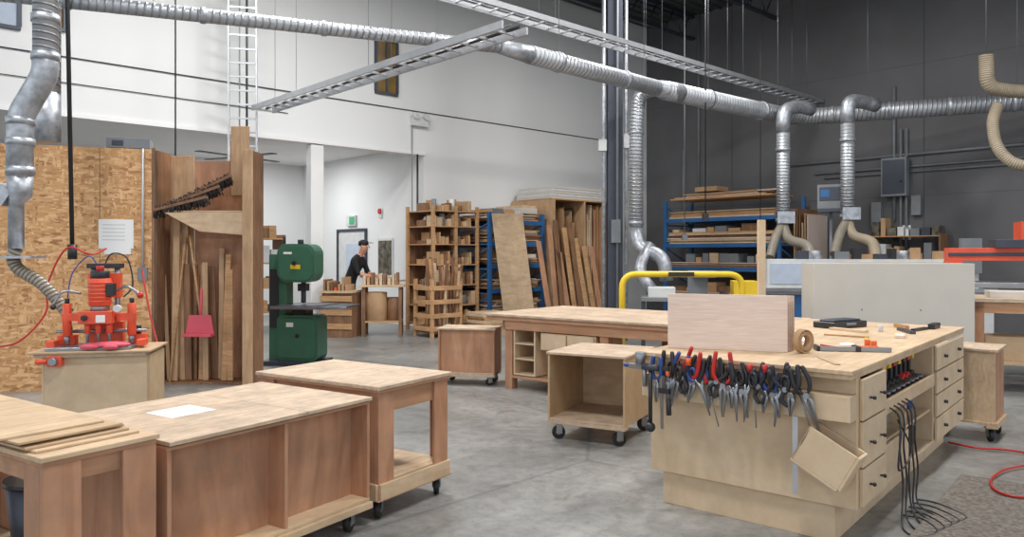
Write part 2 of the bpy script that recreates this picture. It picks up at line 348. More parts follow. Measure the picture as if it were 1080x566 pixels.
b.tube(fillet([PD(700,95)+Vector((0,0,.05)),P(674,98,12.6),P(671,130,12.6),P(671,240,12.6)],.35),.115,DUCTS,18)
b.tube(fillet([P(671,240,12.6),P(674,262,12.5),P(700,270,12.2),P(703,296,12.2)],.25),.11,GALV,18)
b.tube(fillet([P(686,258,12.4),P(672,285,12.2),P(690,308,12.)],.2),.09,GALV,18)
for py in (235,140): clampring(b,P(671,py,12.6),Vector((0,0,1)),.13)
b.done(0)
for x0,y0,yb,hx in ((826,118,236,832),(894,108,232,890)):
    b=B('extraction_duct_drop'); D=14.1 if x0<850 else 13.7
    top=P(x0+16,y0-2,D+.25); top.z=Z+.1
    b.tube(fillet([top+Vector((.3,.1,-.05)),top,P(x0,y0-2,D),P(x0,y0+22,D)],.28),.125,GALV,18)
    b.tube([P(x0,y0+20,D),P(x0,yb,D)],.12,DUCTS,18)
    clampring(b,P(x0,yb-4,D),Vector((0,0,1)),.135); clampring(b,P(x0,y0+40,D),Vector((0,0,1)),.135)
    b.box(P(x0,0,D).x-.16,P(x0,0,D).x+.16,D-.17,D-.15,P(x0,yb-6,D).z-.1,P(x0,yb-6,D).z+.12,GALV)
    b.tube(smooth([P(x0,yb,D),P(x0+6,yb+16,D-.3),P(x0+26,yb+24,D-.7),P(x0+30,yb+44,D-1.0)],8),.09,HOSEG if x0<850 else HOSE,16)
    b.tube(smooth([P(x0,yb,D),P(x0-8,yb+14,D-.3),P(x0-14,yb+36,D-.6)],8),.08,HOSEG,16)
    b.done(0)
b=B('hanging_flex_hose')
b.tube(fillet([P(1085,97,12.4),P(1066,96,12.4),P(1041,92,12.4),P(1040,58,12.4)],.25),.11,HOSE,16)
b.tube(smooth([P(1052,112,12.2),P(1047,130,12.),P(1052,155,11.8),P(1070,172,11.6),P(1100,176,11.4)],8),.085,HOSE,16); b.cyl(P(1040,58,12.4),Vector((P(1040,58,12.4).x,12.4,CZ)),.01,STEEL,n=5); b.done(0)
b=B('hanging_power_drops')
for px,D,zb,m,r in ((744,13,2.2,BLK2,.012),(722,15,1.9,GREY,.01),(185,9.5,1.2,BLK2,.01),(802,15,2.,BLK2,.008)):
    p=P(px,0,D); b.cyl((p.x,D,zb),(p.x,D,CZ),r,m,n=6); b.box(p.x-.05,p.x+.05,D-.04,D+.04,zb-.12,zb,m)
b.done(0)
# ---------------------------------------------------------------- dark wall fittings
b=B('wall_conduits',C0,YD)
z=dz(960,163); b.cyl((bd(822),-.04,z),(14,-.04,z),.03,GREY,n=8); b.cyl((bd(860),-.04,z-.25),(14,-.04,z-.25),.02,GREY,n=8)
b.cyl((bd(870),-.04,3.2),(14,-.04,3.2),.02,GREY,n=8)
for px,za,zb in ((944,5,2.2),(951,4.1,1.2),(957,4.1,1.2),(722,4.2,2.4),(738,CZ,3)): b.cyl((bd(px),-.05,za),(bd(px),-.05,zb),.03,GREY,n=8)
b.done(0)
b=B('electrical_panel',C0,YD); x=bd(947); b.box(x-.25,x+.25,-.24,-.08,2.7,3.5,GREY); b.box(x-.22,x+.22,-.25,-.24,2.75,3.45,STEELD); b.box(x-.5,x-.3,-.12,0,2.1,2.6,GREY); b.box(x+.3,x+.48,-.12,0,2.3,2.7,GREY); b.cyl((x+.15,-.25,3.),(x+.15,-.28,3.),.02,BLK2); b.box(x-.2,x+.2,-.08,0,2.8,3.4,STEELD); b.done()
p=P(876,205,14.2)
b=B('control_box',(p.x,p.y,0),-30); b.box(-.22,.22,-.1,.1,2.35,2.8,GREY); b.box(-.18,.18,-.11,-.1,2.5,2.75,STEELD); b.box(-.16,.0,-.115,-.11,2.56,2.7,BLUE); b.box(-.2,.2,-.2,.1,2.28,2.35,STEELD); b.cyl((0,.05,2.3),(0,.05,0),.03,GREY); b.box(-.2,.2,-.2,.2,0,.04,GREY); b.done()
# ---------------------------------------------------------------- pallet racks
def stack(b,x0,x1,y0,y1,z,n,mats,t=.018,j=.08):
    for i in range(n):
        dx,dy=random.uniform(-j,j),random.uniform(-j,j)*.5; tt=t*random.choice((1,1,1.4,2))
        b.box(x0+dx+.03,x1+dx-.03,y0+dy,y1+dy,z,z+tt,random.choice(mats)); z+=tt+.003
    return z
def rack(name,frame,loc0,x0,x1,n0,n1,levels,ht,mats,cnt):
    b=B(name,loc0,frame)
    for x in (x0,x1):
        for n in (n0,n1): b.box(x-.04,x+.04,-n-.035,-n+.035,0,ht,BLUE); b.box(x-.07,x+.07,-n-.06,-n+.06,0,.01,BLUE)
        z=.2
        while z<ht-.5: b.cyl((x,-n0,z),(x,-n1,z+.45),.018,BLUE,n=6); b.cyl((x,-n0,z),(x,-n1,z),.018,BLUE,n=6); z+=.5
    for z in levels:
        for n in (n0,n1): b.box(x0,x1,-n-.025,-n+.025,z-.09,z,BLUE)
        zz=stack(b,x0+.08,x1-.08,-n1+.02,-n0-.02,z,random.randint(cnt-2,cnt+4),mats)
        x=x0+.15
        nxt=[l for l in levels if l>z]; room=(nxt[0] if nxt else z+.35)-.11-zz
        while x<x1-.5 and room>.1:
            w=random.uniform(.12,.5)
            if random.random()<.75: b.box(x,x+w,-n1+.08,-n1+.5,zz,zz+random.uniform(.05,min(.3,room)),random.choice(mats+[CARD,MACH,GREY,LUMD]))
            x+=w+.04
    return b.done()
xb0,xb1=bd(702,1.4),bd(822,1.4)
rack('pallet_rack',YD,C0,xb0,xb1,.3,1.4,(.5,1.2,1.75,2.35),dz(702,212,1.4),[PLYL,LUM,MDF,LUMD,WHW],5)
b=B('lumber_on_rack',C0,YD)
zt=dz(702,212,1.4)
b.box(xb0+.1,xb1-.2,-1.35,-.4,zt+.0,zt+.04,LUM)
for i in range(18):
    y=-1.3+random.random()*.8; b.box(xb0+.1+random.random()*.4,xb1-random.random()*.9,y,y+.09,zt+.04+.035*(i//5),zt+.072+.035*(i//5),random.choice([LUM,LUMD,PLYL,WHW]))
b.box(xb0+.7,xb0+1.3,-1.2,-.7,zt+.19,zt+.3,CARD)
b.done()
b=B('standing_sheets',C0,YD)
x=max(bd(834,.9),xb1+.12)
for i in range(6): b.box(x+i*.06,x+i*.06+.02,-1.0,-.08,0.02,2.3+random.uniform(-.2,.25),random.choice([PLYV,LUMD,WHW,MDF]))
b.box(x-.03,x+.42,-1.05,-.06,0,.02,LUMD)
b.done()
# white wall racks
xa0,xa1=aw(482,.15),aw(572,1.2)
zr=wz(572,226,1.2)
rack('pallet_rack',YU,P0,xa0,xa1,.15,1.2,(.35,.8,1.3,1.75,2.2),zr,[PLYL,LUM,MDF,PLYV,WHW,LUMD],6)
b=B('lumber_rack_sheet_bay',P0,YU)
x0,x1=max(aw(583,1.3),xa1+.12),aw(641,1.3); hz=2.62
b.box(x0,x1,-1.35,-.1,0,.1,LUMD)
x=x0+.03
while x<x1-.05:
    w=random.choice((.018,.018,.03)); b.box(x,x+w,-1.3+random.uniform(-.05,.25),-.1,.1,hz+random.uniform(-.45,.0),random.choice([PLYV,LUMD,FIR,MDF,PLYV,EDGE])); x+=w+random.choice((.006,.02,.05))
for q in (x0-.05,(x0+x1)/2,x1): b.box(q,q+.03,-1.4,-.05,0,hz+.05,PLYV)
b.box(x0-.05,x1+.06,-1.4,-.05,hz+.05,hz+.08,LUM)
b.done()
b=B('stacked_white_panels',P0,YU); z=hz+.085
for k in range(5): b.box(x0-.04+k*.02,x1-.05-k*.03,-1.3,-.2,z,z+.05,MACH if k%2 else LG); z+=.055
b.done()
b=B('stacked_white_panels',P0,YU); z=zr+.003
b.box(xa0+.9,xa1-.1,-1.15,-.2,z,z+.12,LG); b.box(xa0+1.0,xa1-.1,-1.1,-.25,z+.123,z+.18,PLYL); b.box(xa0+.1,xa0+.8,-1.1,-.3,z,z+.06,LUM); b.done()
b=B('leaning_sheet',P0,YU)
x=aw(549,1.6); M=Matrix.Translation((x,-1.62,0))@Matrix.Rotation(rad(-8),4,'X')@Matrix.Rotation(rad(-2),4,'Y'); b.box(-.42,.42,-.01,.01,0,2.35,PLYL,M); b.done()
b=B('leaning_boards',P0,YU)
for i in range(9):
    x=aw(580+i*6.6,1.7); M=Matrix.Translation((x,-1.75,0))@Matrix.Rotation(rad(-9),4,'X')@Matrix.Rotation(rad(random.uniform(-5,3)),4,'Y'); b.box(-.07,.07,-.01,.01,0,random.uniform(1.5,2.3),random.choice([LUMD,PLYV,LUM,FIR,LUMD]),M)
b.done()
b=B('offcut_shelving',P0,YU)
x0,x1=aw(430,.1),xa0-.12; ht=2.35
for x in (x0,(x0+x1)/2,x1):
    for y in (-.95,-.1): b.box(x-.03,x+.03,y-.03,y+.03,0,ht+.1,LUM)
for z in (.15,.5,.9,1.3,1.7,2.05,ht): b.box(x0,x1,-.98,-.07,z-.02,z,LUM)
b.box(x0+.03,x1-.03,-.1,-.09,.1,ht,LUMD)
for z in (.15,.5,.9,1.3,1.7,2.05,ht):
    for yy in (-.93,-.6):
        x=x0+.06
        while x<x1-.12:
            w=random.uniform(.03,.12)
            if random.random()<.3: b.cyl((x+w/2,yy+.1,z),(x+w/2,yy+.1,z+random.uniform(.1,.25)),w/2,random.choice([CARD,MACH,LUMD,GREY]),n=10)
            else: b.box(x,x+w,yy,yy+.28,z,z+random.uniform(.06,.28),random.choice([LUM,LUMD,PLYL,CARD,LUMD,MDFD]))
            x+=w+.015
b.done()
b=B('offcut_crate',P0,YU); x0,x1=aw(440,1.3),aw(487,1.8)
for x in (x0,x1):
    for y in (-1.75,-1.25): b.box(x-.03,x+.03,y-.03,y+.03,0,1.05,LUM)
for z in (.12,.35,.6,.85): b.box(x0,x1,-1.8,-1.77,z,z+.08,LUM); b.box(x0,x1,-1.24,-1.21,z,z+.08,LUM); b.box(x0-.05,x0-.03,-1.77,-1.24,z,z+.08,LUM)
b.box(x0,x1,-1.77,-1.21,.08,.11,LUMD)
for i in range(46):
    x=random.uniform(x0+.06,x1-.06); y=random.uniform(-1.7,-1.3); M=Matrix.Translation((x,y,.12))@Euler((random.uniform(-.15,.15),random.uniform(-.15,.15),0)).to_matrix().to_4x4(); b.box(-.025,.025,-.015,.015,0,random.uniform(.6,1.35),random.choice([LUM,LUMD,PLYL,FIR,LUMD]),M)
b.done()
b=B('stacked_sheet_pile',P0,YU); x0,x1=aw(502,2.),aw(532,2.); stack(b,x0,x1,-2.2,-1.7,.0,10,[MDF,PLYL,LUM],.03,.02); b.done()
# ---------------------------------------------------------------- OSB partition
o0,o1=P(-30,150,8.12),P(163,157,8.7); d=(o1-o0); yo=math.degrees(math.atan2(d.y,d.x)); Lo=Vector((d.x,d.y)).length
b=B('osb_partition_wall',(o0.x,o0.y,0),yo)
b.box(0,Lo,0,.012,0,2.7,OSB)
for k in range(6): x=.04+k*(Lo-.08)/5; b.box(x-.02,x+.02,.012,.1,0,2.7,LUM)
b.box(0,Lo,.012,.1,2.66,2.7,LUM); b.box(1.22,1.226,-.002,0,0,2.7,LUMD); b.box(Lo-.03,Lo,-.004,.1,0,2.72,LUMD)
b.done(0)
OW=lambda px: (lambda t:((t*o0.y-o0.x)/(math.cos(rad(yo))-t*math.sin(rad(yo)))))((px-CX)/F)
def oz(px,py): return H-(py-HZ)/F*(o0.y+math.sin(rad(yo))*OW(px))
b=B('paper_notice',(o0.x,o0.y,0),yo); b.box(OW(104),OW(141),-.004,-.001,oz(104,262),oz(104,231),PAPER); b.box(OW(110),OW(138),-.007,-.004,oz(104,268),oz(104,259),PAPER)
for k in range(5): z=oz(104,237+k*4); b.box(OW(108),OW(132),-.0046,-.004,z,z+.004,GREY)
b.done(0)
b=B('wall_outlet_conduit',(o0.x,o0.y,0),yo); x=OW(151); b.cyl((x,-.03,2.7),(x,-.03,1.35),.014,ALU,n=8); b.box(x-.05,x+.05,-.06,0,1.2,1.35,GREY); b.done()
b=B('metal_box_on_partition',(o0.x,o0.y,0),yo); b.box(OW(112),OW(158),.0,.25,2.705,2.82,GREY); b.box(OW(118),OW(130),-.01,.0,2.73,2.79,STEELD); b.done()
b=B('black_power_pole'); p=P(75,0,7.9); b.cyl((p.x+.1,7.75,1.5),(p.x-.02,7.75,CZ),.022,BLK2,n=8); b.cyl((p.x+.1,7.75,1.45),(p.x+.1,7.75,1.6),.045,BLK2,n=10); b.done(0)
# lumber nook
nk0=P(166,157,8.75); nk1=P(258,155,8.57)
b=B('lumber_nook',(nk0.x,nk0.y,0),0)
W=nk1.x-nk0.x; ND=.36
b.box(.28,W,ND,ND+.02,0,2.62,FIR); b.box(-.02,.28,ND-.02,ND,0,2.68,PLYV)
b.box(W-.02,W,.0,ND,0,2.70,PLYV); b.box(W-.06,W+.05,-.09,-.05,0,2.70,PLYV); b.box(W-.0,W+.03,-.05,ND+.02,0,2.70,LUMD); b.box(-.02,0,.0,ND-.02,0,2.7,LUMD)
b.box(.0,W-.02,.0,ND,0,.02,LUMD)
b.box(.12,W-.02,-.05,ND-.04,1.98,2.0,PLYL)
b.prism([(.12,1.975),(W-.06,1.975),(W-.06,1.72),(.52,1.76)],'y',-.09,-.07,PLYL)
b.box(W-.32,W-.1,.26,.28,2.2,3.02,PLYV); b.box(W-.34,W-.22,.29,.31,2.2,2.85,LUMD)
b.done()
b=B('nook_timber_lengths',(nk0.x,nk0.y,0),0)
for i in range(11):
    x=.06+i*.072; h=random.uniform(1.9,2.4) if i in(0,1,2) else random.uniform(1.2,1.65); M=Matrix.Translation((x,.24-random.random()*.18,.025))@Euler((rad(-2.2),rad(random.uniform(-5,4)),0)).to_matrix().to_4x4()
    b.box(-.02,.02+random.random()*.04,-.01,.01,0,h,random.choice([LUM,LUMD,PLYV,PLYV,LUMD]),M)
b.done()
b=B('long_handled_dustpan',(nk0.x,nk0.y,0),0)
b.tube([(.5,.02,.72),(.33,.1,1.72)],.014,LUM,8); b.prism([(.33,.58),(.66,.58),(.62,.8),(.37,.8)],'y',-.02,.0,PINK); b.box(.33,.66,-.12,0,.56,.59,PINK); b.tube([(.5,0,.78),(.5,.02,1.1)],.018,PINK,8); b.tube([(.12,.05,.02),(.24,.2,1.7)],.014,LUM,8); b.done()
# push broom heads stored across the bracket shelf
for i,(bx,bz,ang,yy) in enumerate(((.30,2.07,14,-.03),(.42,2.17,20,.06),(.36,2.16,22,.15),(.55,2.27,26,.1))):
    b=B('push_broom_head',(nk0.x+bx,nk0.y+yy,bz),0); T=Euler((0,rad(-ang),0)).to_matrix().to_4x4()
    b.box(-.33,.3,-.03,.03,.0,.032,LUMD,T)
    for k in range(150):
        x=random.uniform(-.33,.3); y=random.uniform(-.028,.028); p0=T@Vector((x,y,.002)); p1=T@Vector((x+random.uniform(-.035,.02),y*1.3,-.065-random.random()*.03)); b.tube([p0,p1],[.009,.004],BRIS,4)
    for k in range(60):
        x=random.uniform(-.33,.3); p0=T@Vector((x,0,.03)); p1=T@Vector((x+random.uniform(-.02,.03),random.uniform(-.03,.03),.045+random.random()*.025)); b.tube([p0,p1],[.01,.003],BRIS,4)
    b.done(0)
# ---------------------------------------------------------------- left extraction ducts
D=6.3
b=B('galvanised_duct_drop')
b.tube([P(48,-330,D),P(48,62,D)],.095,DUCTS,20)
b.tube(fillet([P(48,58,D),P(48,78,D),P(24,118,D),P(21,132,D),P(21,186,D)],.12),.1,GALV,20)
for py in (20,60,128,150,180): clampring(b,P(48 if py<70 else 21.5,py,D),Vector((0,0,1)),.108)
b.tube([P(21,186,D),P(21,205,D),P(17,212,D),P(17,262,D)],[.1,.09,.06,.06],GALV,20)
b.cbox(P(22,271,D),(.3,.2,.02),GALV)
b.cbox(P(5,205,D),(.14,.14,.14),GALV,(0,.6,0))
b.done(0)
b=B('galvanised_duct_riser'); b.tube([P(50,100,7.6),P(50,-260,7.6)],.12,DUCT,20); b.tube([P(50,150,7.6),P(50,98,7.6)],.12,GALV,20); b.done(0)
b=B('flex_hose_to_machine'); b.tube(smooth([P(17,262,D),P(14,272,D),P(20,284,D),P(45,300,D),P(72,330,6.3)],8),.05,HOSEG,14); b.done(0)
b=B('red_air_hose'); b.tube(smooth([P(112,262,7.4),P(96,268,7.2),P(70,262,7.2),P(50,300,7.2),P(48,330,7.2),P(20,360,7.1),P(-10,366,7.1)],8),.009,REDD,8)
b.tube(smooth([P(150,285,7.6),P(158,330,7.4),P(168,372,7.2),P(172,410,7.0)],8),.009,REDD,8); b.done(0)
# ---------------------------------------------------------------- hinge boring machine on cabinet
p=P(106,366,6.15)
b=B('machine_stand_cabinet',(p.x,p.y,0),12)
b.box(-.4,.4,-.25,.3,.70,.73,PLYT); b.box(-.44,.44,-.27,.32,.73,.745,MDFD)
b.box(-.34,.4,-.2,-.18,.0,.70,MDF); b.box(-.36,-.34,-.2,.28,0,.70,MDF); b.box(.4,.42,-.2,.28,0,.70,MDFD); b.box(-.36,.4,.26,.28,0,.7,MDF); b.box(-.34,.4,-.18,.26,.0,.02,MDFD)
b.done()
b=B('hinge_boring_machine',(p.x,p.y,.745),12)
b.box(-.34,.28,-.2,.2,0,.025,STEEL); b.box(-.3,-.2,-.27,-.2,-.11,-.03,RED); b.cyl((-.25,-.31,-.07),(-.25,-.2,-.07),.03,STEEL); b.cyl((-.38,-.26,-.07),(-.3,-.26,-.07),.02,RED)
for x in (-.09,.09): b.cyl((x,.13,.02),(x,.13,.66),.022,STEEL)
b.box(-.14,.14,.1,.18,.02,.2,RED); b.box(-.12,.12,.09,.17,.4,.6,RED); b.box(-.13,.13,.08,.18,.64,.68,BLK2)
b.box(-.13,.12,-.12,.09,.2,.3,RED); b.cyl((0,-.01,.3),(0,-.01,.34),.07,STEEL); b.cyl((0,-.01,.34),(0,-.01,.56),.082,RED,n=24)
for k in range(6): b.cyl((0,-.01,.37+.03*k),(0,-.01,.382+.03*k),.09,RED,n=24)
b.cyl((0,-.01,.56),(0,-.01,.62),.07,BLK2); b.cyl((0,-.01,.62),(0,-.01,.66),.03,REDD); b.box(.06,.12,-.08,.0,.42,.52,BLK2)
for x in (-.08,0,.08): b.cyl((x,-.05,.03),(x,-.05,.2),.012,STEEL); b.cyl((x,-.05,.12),(x,-.05,.2),.024,RED)
for sx in (-1,1):
    b.box(sx*.13,sx*.27,-.05,.02,.22,.28,RED); b.cyl((sx*.24,-.02,.1),(sx*.24,-.02,.36),.033,RED); b.cyl((sx*.24,-.02,.04),(sx*.24,-.02,.1),.02,STEEL); b.cyl((sx*.24,-.02,.36),(sx*.24,-.02,.4),.018,BLK2)
    b.box(sx*.2,sx*.33,.03,.12,.025,.1,RED); b.cyl((sx*.26,.07,.1),(sx*.26,.07,.17),.03,BLK2); b.box(sx*.3,sx*.36,-.12,.0,.02,.07,RED)
b.tube([(-.34,.04,.13),(.34,.04,.13)],.013,STEEL,8)
b.tube(smooth([(.13,-.06,.46),(.24,-.16,.5),(.34,-.2,.44)],5),.011,STEEL,8); b.sph((.35,-.205,.43),.026,REDD); b.tube(smooth([(-.13,-.04,.44),(-.24,-.1,.46),(-.3,-.14,.36)],5),.01,STEEL,8); b.sph((-.3,-.14,.34),.022,BLK2)
b.box(.0,.07,-.125,-.12,.21,.27,PAPER); b.cyl((-.08,-.12,.25),(-.08,-.15,.25),.022,BLK2); b.cyl((.16,-.1,.32),(.16,-.14,.32),.03,MACH)
b.tube(smooth([(0,.1,.66),(.05,.12,.76),(.16,.15,.72),(.2,.16,.5),(.14,.12,.4)],6),.007,BLK2,6); b.tube(smooth([(-.05,.1,.66),(-.12,.1,.74),(-.24,.1,.6),(-.26,.05,.4)],6),.006,BLUEH,6)
b.done(.004)
b=B('safety_glove',(p.x+.16,p.y-.14,.785),12); b.sph((0,0,0),.1,PINK,(1.5,.8,.26))
for k in range(4): b.sph((-.14-.02*(k%2),-.06+k*.04,-.01),.035,PINK,(2,.55,.6))
b.sph((.02,-.09,-.01),.035,PINK,(1.6,.6,.6)); b.done(0)
# ---------------------------------------------------------------- left benches
YB=57
def loc(o,yaw,x,y):
    r=rad(yaw); return (o[0]+x*math.cos(r)-y*math.sin(r), o[1]+x*math.sin(r)+y*math.cos(r))
b=B('work_table',(-1.0,4.79,0),YB)
X,Y=.335,.525
b.box(-X,X,-Y,Y,.738,.76,PLYT); b.box(-X+.005,X-.005,-Y+.005,Y-.005,.722,.737,FIRH)
b.box(-X+.04,X-.04,-Y+.04,-Y+.06,.60,.722,FIRH); b.box(-X+.04,X-.04,Y-.06,Y-.04,.60,.722,FIRH); b.box(-X+.04,-X+.06,-Y+.04,Y-.04,.60,.722,FIRH); b.box(X-.06,X-.04,-Y+.04,Y-.04,.6,.722,FIRH)
for sx in (-1,1):
    for sy in (-1,1):
        xo=sx*(X-.02); yo_=sy*(Y-.02)
        b.box(xo,xo-sx*.13,yo_,yo_-sy*.02,.12,.722,FIR); b.box(xo,xo-sx*.02,yo_-sy*.02,yo_-sy*.13,.12,.722,FIR)
        b.caster(sx*(X-.07),sy*(Y-.07),.12)
b.box(-X+.03,X-.03,-Y+.03,Y-.03,.20,.218,PLYL); b.box(-X+.02,X-.02,-Y+.0,-Y+.02,.12,.21,PLYL); b.box(-X,-X+.02,-Y+.02,Y-.02,.12,.21,PLYL); b.box(X-.02,X,-Y+.02,Y-.02,.12,.2,PLYL)
b.box(-X+.0,X-.0,-Y,Y,.115,.121,FIRH)
b.done()
b=B('open_cabinet_bench',(-.78,4.16,0),YB)
Lx,Wy=1.2,.9
b.box(-.46,0,-.02,Wy,.702,.72,PLYT); b.box(-Lx,-.464,-.02,Wy,.702,.72,PLYT); b.box(-Lx,0,-.018,Wy,.698,.7015,LUMD); b.box(-Lx,0,-.0,Wy,.68,.697,FIRH)
for x in (-Lx,-.585,-.02): b.box(x,x+.02,0,Wy,.17,.68,FIR)
b.box(-Lx+.02,-.02,.12,.138,.17,.68,FIR); b.box(-Lx+.02,-.02,Wy-.02,Wy,.17,.68,FIR)
b.box(-Lx,0,-.0,Wy,.152,.17,PLYL); b.box(-Lx,0,-.025,.06,.115,.151,PLYL); b.box(-Lx,0,Wy-.08,Wy,.115,.151,PLYL)
for x in (-Lx+.1,-.55,-.1):
    for y in (.06,Wy-.08): b.caster(x,y,.115,.4)
b.done()
b=B('paper_sheet',(-.78,4.16,0),YB); b.box(-.92,-.68,.4,.62,.7205,.7215,PAPER); b.done(0)
b=B('plywood_work_table',(-1.445,3.115,0),YB)
X0,Y1=-.46,1.35
b.box(X0,0,0,Y1,.745,.765,PLYL); b.box(X0+.01,-.01,.01,Y1-.01,.725,.744,FIRH)
b.box(X0+.03,-.03,.03,.05,.65,.725,FIRH); b.box(X0+.03,X0+.05,.03,Y1-.03,.65,.725,FIRH); b.box(-.05,-.03,.05,Y1-.03,.65,.725,FIRH)
for xx,sx in ((X0+.01,1),(-.01,-1)):
    for yy,sy in ((.01,1),(Y1-.01,-1)):
        b.box(xx,xx+sx*.14,yy,yy+sy*.02,0,.725,FIR); b.box(xx,xx+sx*.02,yy+sy*.02,yy+sy*.14,0,.725,FIR)
b.box(X0+.04,-.04,.04,Y1-.04,.12,.14,PLYL); b.box(X0+.03,-.03,.02,.04,.06,.14,PLYL)
b.done()
b=B('plywood_sheet_stack',(-1.445,3.115,.766),YB)
z=0
for i,(dx,dy,r_) in enumerate(((0,0,0),(-.03,.04,1),(-.0,.09,-1.5),(-.05,.06,1.5),(-.06,.14,-1))):
    M=Matrix.Translation((-.24+dx,.70+dy,z))@Matrix.Rotation(rad(r_),4,'Z'); b.box(-.2,.2,-.62,.6,0,.009,MDFD if i in (1,3) else PLYL,M); z+=.010
b.done(.001)
q=P(5,520,3.2); b=B('waste_bin',(q.x-.12,q.y+.5,0),0); b.tube([(0,0,.0),(0,0,.4)],[.14,.18],STEELD,24); b.tube([(0,0,.4),(0,0,.42)],.19,BLK2,24); b.done(0)
# ---------------------------------------------------------------- middle carts
def openbox(name,o,yaw,w,dp,z0,z1,mo,mi,topm,shelf=None,closed=False):
    b=B(name,(o[0],o[1],0),yaw); t=.018
    b.box(-.01,w+.01,-.01,dp+.01,z1-.02,z1,topm)
    b.box(0,t,0,dp,z0,z1-.02,mo); b.box(w-t,w,0,dp,z0,z1-.02,mo); b.box(t,w-t,dp-t,dp,z0+t,z1-.02,mi); b.box(t,w-t,0,dp,z0,z0+t,topm)
    b.box(0,w,0,.08,z0-.03,z0-.001,topm); b.box(0,w,dp-.08,dp,z0-.03,z0-.001,topm)
    if closed: b.box(t,w-t,0.03,.045,z0+t,z1-.02,mo)
    if shelf:
        for z in shelf: b.box(t,w-t,.02,dp-t,z,z+t,mi)
    for x in (.07,w-.07):
        for y in (.06,dp-.06): b.caster(x,y,z0-.03,.5)
    return b.done()
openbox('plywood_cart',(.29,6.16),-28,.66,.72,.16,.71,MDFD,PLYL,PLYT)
openbox('rolling_cabinet',(-.85,8.72),-10,.66,.42,.13,.655,FIR,FIR,PLYT,closed=True)
b=B('plywood_cart',loc((1.71,3.8),50,3.06,-.2),50)
b.box(0,.5,-.02,.5,.14,.16,PLYL); b.box(0,.5,-.02,.06,.11,.139,PLYL); b.box(0,.5,.42,.5,.11,.139,PLYL); b.box(.02,.04,0,.46,.16,.72,PLYL); b.box(.04,.48,.0,.02,.16,.72,FIR); b.box(.04,.48,.44,.46,.16,.72,FIR); b.box(.46,.48,.02,.44,.16,.72,MDF); b.box(-.0,.5,-.02,.48,.72,.742,PLYT)
for x in (.07,.43):
    for y in (.04,.42): b.caster(x,y,.11,.5)
b.done()
# ---------------------------------------------------------------- assembly table
b=B('assembly_table',(-.32,8.65,0),-38)
Lx,Wy=3.15,1.6
b.box(0,Lx,0,Wy,.805,.83,PLYT); b.box(.02,Lx-.02,.02,Wy-.02,.76,.804,FIRH)
b.box(.24,Lx-.04,.04,.08,.66,.76,FIRH); b.box(.24,.28,.04,Wy-.04,.66,.76,FIRH); b.box(.24,Lx-.04,Wy-.08,Wy-.04,.66,.76,FIRH)
for x in (.26,1.5,Lx-.18):
    for y in (.06,Wy-.16): b.box(x,x+.1,y,y+.1,0,.76,FIR)
b.box(.36,Lx-.1,.06,Wy-.1,.12,.15,FIRH)
b.box(.38,.40,.06,.6,.16,.66,MDF); b.box(.66,.68,.06,.6,.16,.66,MDF)
for z in (.16,.33,.5): b.box(.40,.66,.06,.6,z,z+.018,MDF)
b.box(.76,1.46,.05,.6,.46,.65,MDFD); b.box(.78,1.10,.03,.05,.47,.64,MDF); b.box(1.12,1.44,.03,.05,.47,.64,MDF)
b.done()
b=B('timber_upright_on_table',(2.4,7.3,.83),20); b.box(-.04,.04,-.015,.015,.02,1.0,MDF); b.box(-.12,.12,-.08,.08,0,.02,MDF); b.done()
b=B('yellow_tube_frame')
D=10.25
pts=fillet([P(656,330,D)*1,P(656,289,D),P(783,289,D),P(783,330,D)],.2,8); pts[0].z=0.0; pts[-1].z=0.0
b.tube(pts,.042,YEL,14)
b.cbox(P(718,289,D-.02),(.34,.11,.06),BLK2); b.cbox(P(718,289,D-.055),(.24,.02,.04),PAPER)
b.cbox(Vector((P(656,0,D).x,D,.01)),(.15,.5,.02),YEL); b.cbox(Vector((P(783,0,D).x,D,.01)),(.15,.5,.02),YEL)
b.tube([Vector((P(656,0,D).x,D,.45)),Vector((P(783,0,D).x,D,.45))],.03,YEL,12)
b.done(0)
q=P(740,300,11.5)
b=B('cabinet_table_saw',(q.x,q.y,0),-10); b.box(-.35,.35,-.3,.3,0,.8,MACH); b.box(-.9,.9,-.4,.4,.8,.86,STEEL); b.box(-.9,-.84,-.36,.36,0,.8,STEELD); b.box(.84,.9,-.36,.36,0,.8,STEELD); b.box(.3,.36,-.45,.45,.86,.93,BLK2); b.cyl((0,-.36,.5),(0,-.3,.5),.12,BLK2); b.box(-.2,.1,.1,.14,.86,1.25,GREY); b.box(-.15,.2,-.15,.1,1.15,1.25,GREY); b.box(-.8,-.4,-.3,.2,.86,1.0,MACH); b.box(.45,.8,-.2,.3,.86,1.1,YEL); b.done()
# ---------------------------------------------------------------- large laminate panel and machine
b=B('large_laminate_cabinet',(P(862,0,8.2).x,8.3,0),-8)
b.box(0,1.64,0,.03,.12,1.4,LG); b.box(0,.03,.03,.55,.12,1.4,LG); b.box(1.61,1.64,.03,.55,.12,1.4,LG); b.box(0,1.64,.03,.55,.12,.15,LG); b.box(.03,1.61,.52,.55,.15,1.4,LG)
b.box(0.1,1.54,.05,.5,0,.12,LUMD)
for x in (.5,1.1): b.cyl((x,-.004,.9),(x,0,.9),.01,GREY,n=8)
b.done()
q=P(800,300,12.3)
b=B('edge_banding_machine',(q.x,q.y,0),-6)
b.box(0,3.6,0,.7,.15,.95,MACH); b.box(.0,3.6,-.12,.0,.9,.96,STEEL); b.box(.15,3.4,.05,.65,.95,1.42,MACH); b.box(.2,1.2,.03,.05,1.02,1.35,GLASSB); b.box(1.3,3.3,.03,.05,1.05,1.38,LG); b.box(0,.9,-.01,0,.3,.85,BLUE)
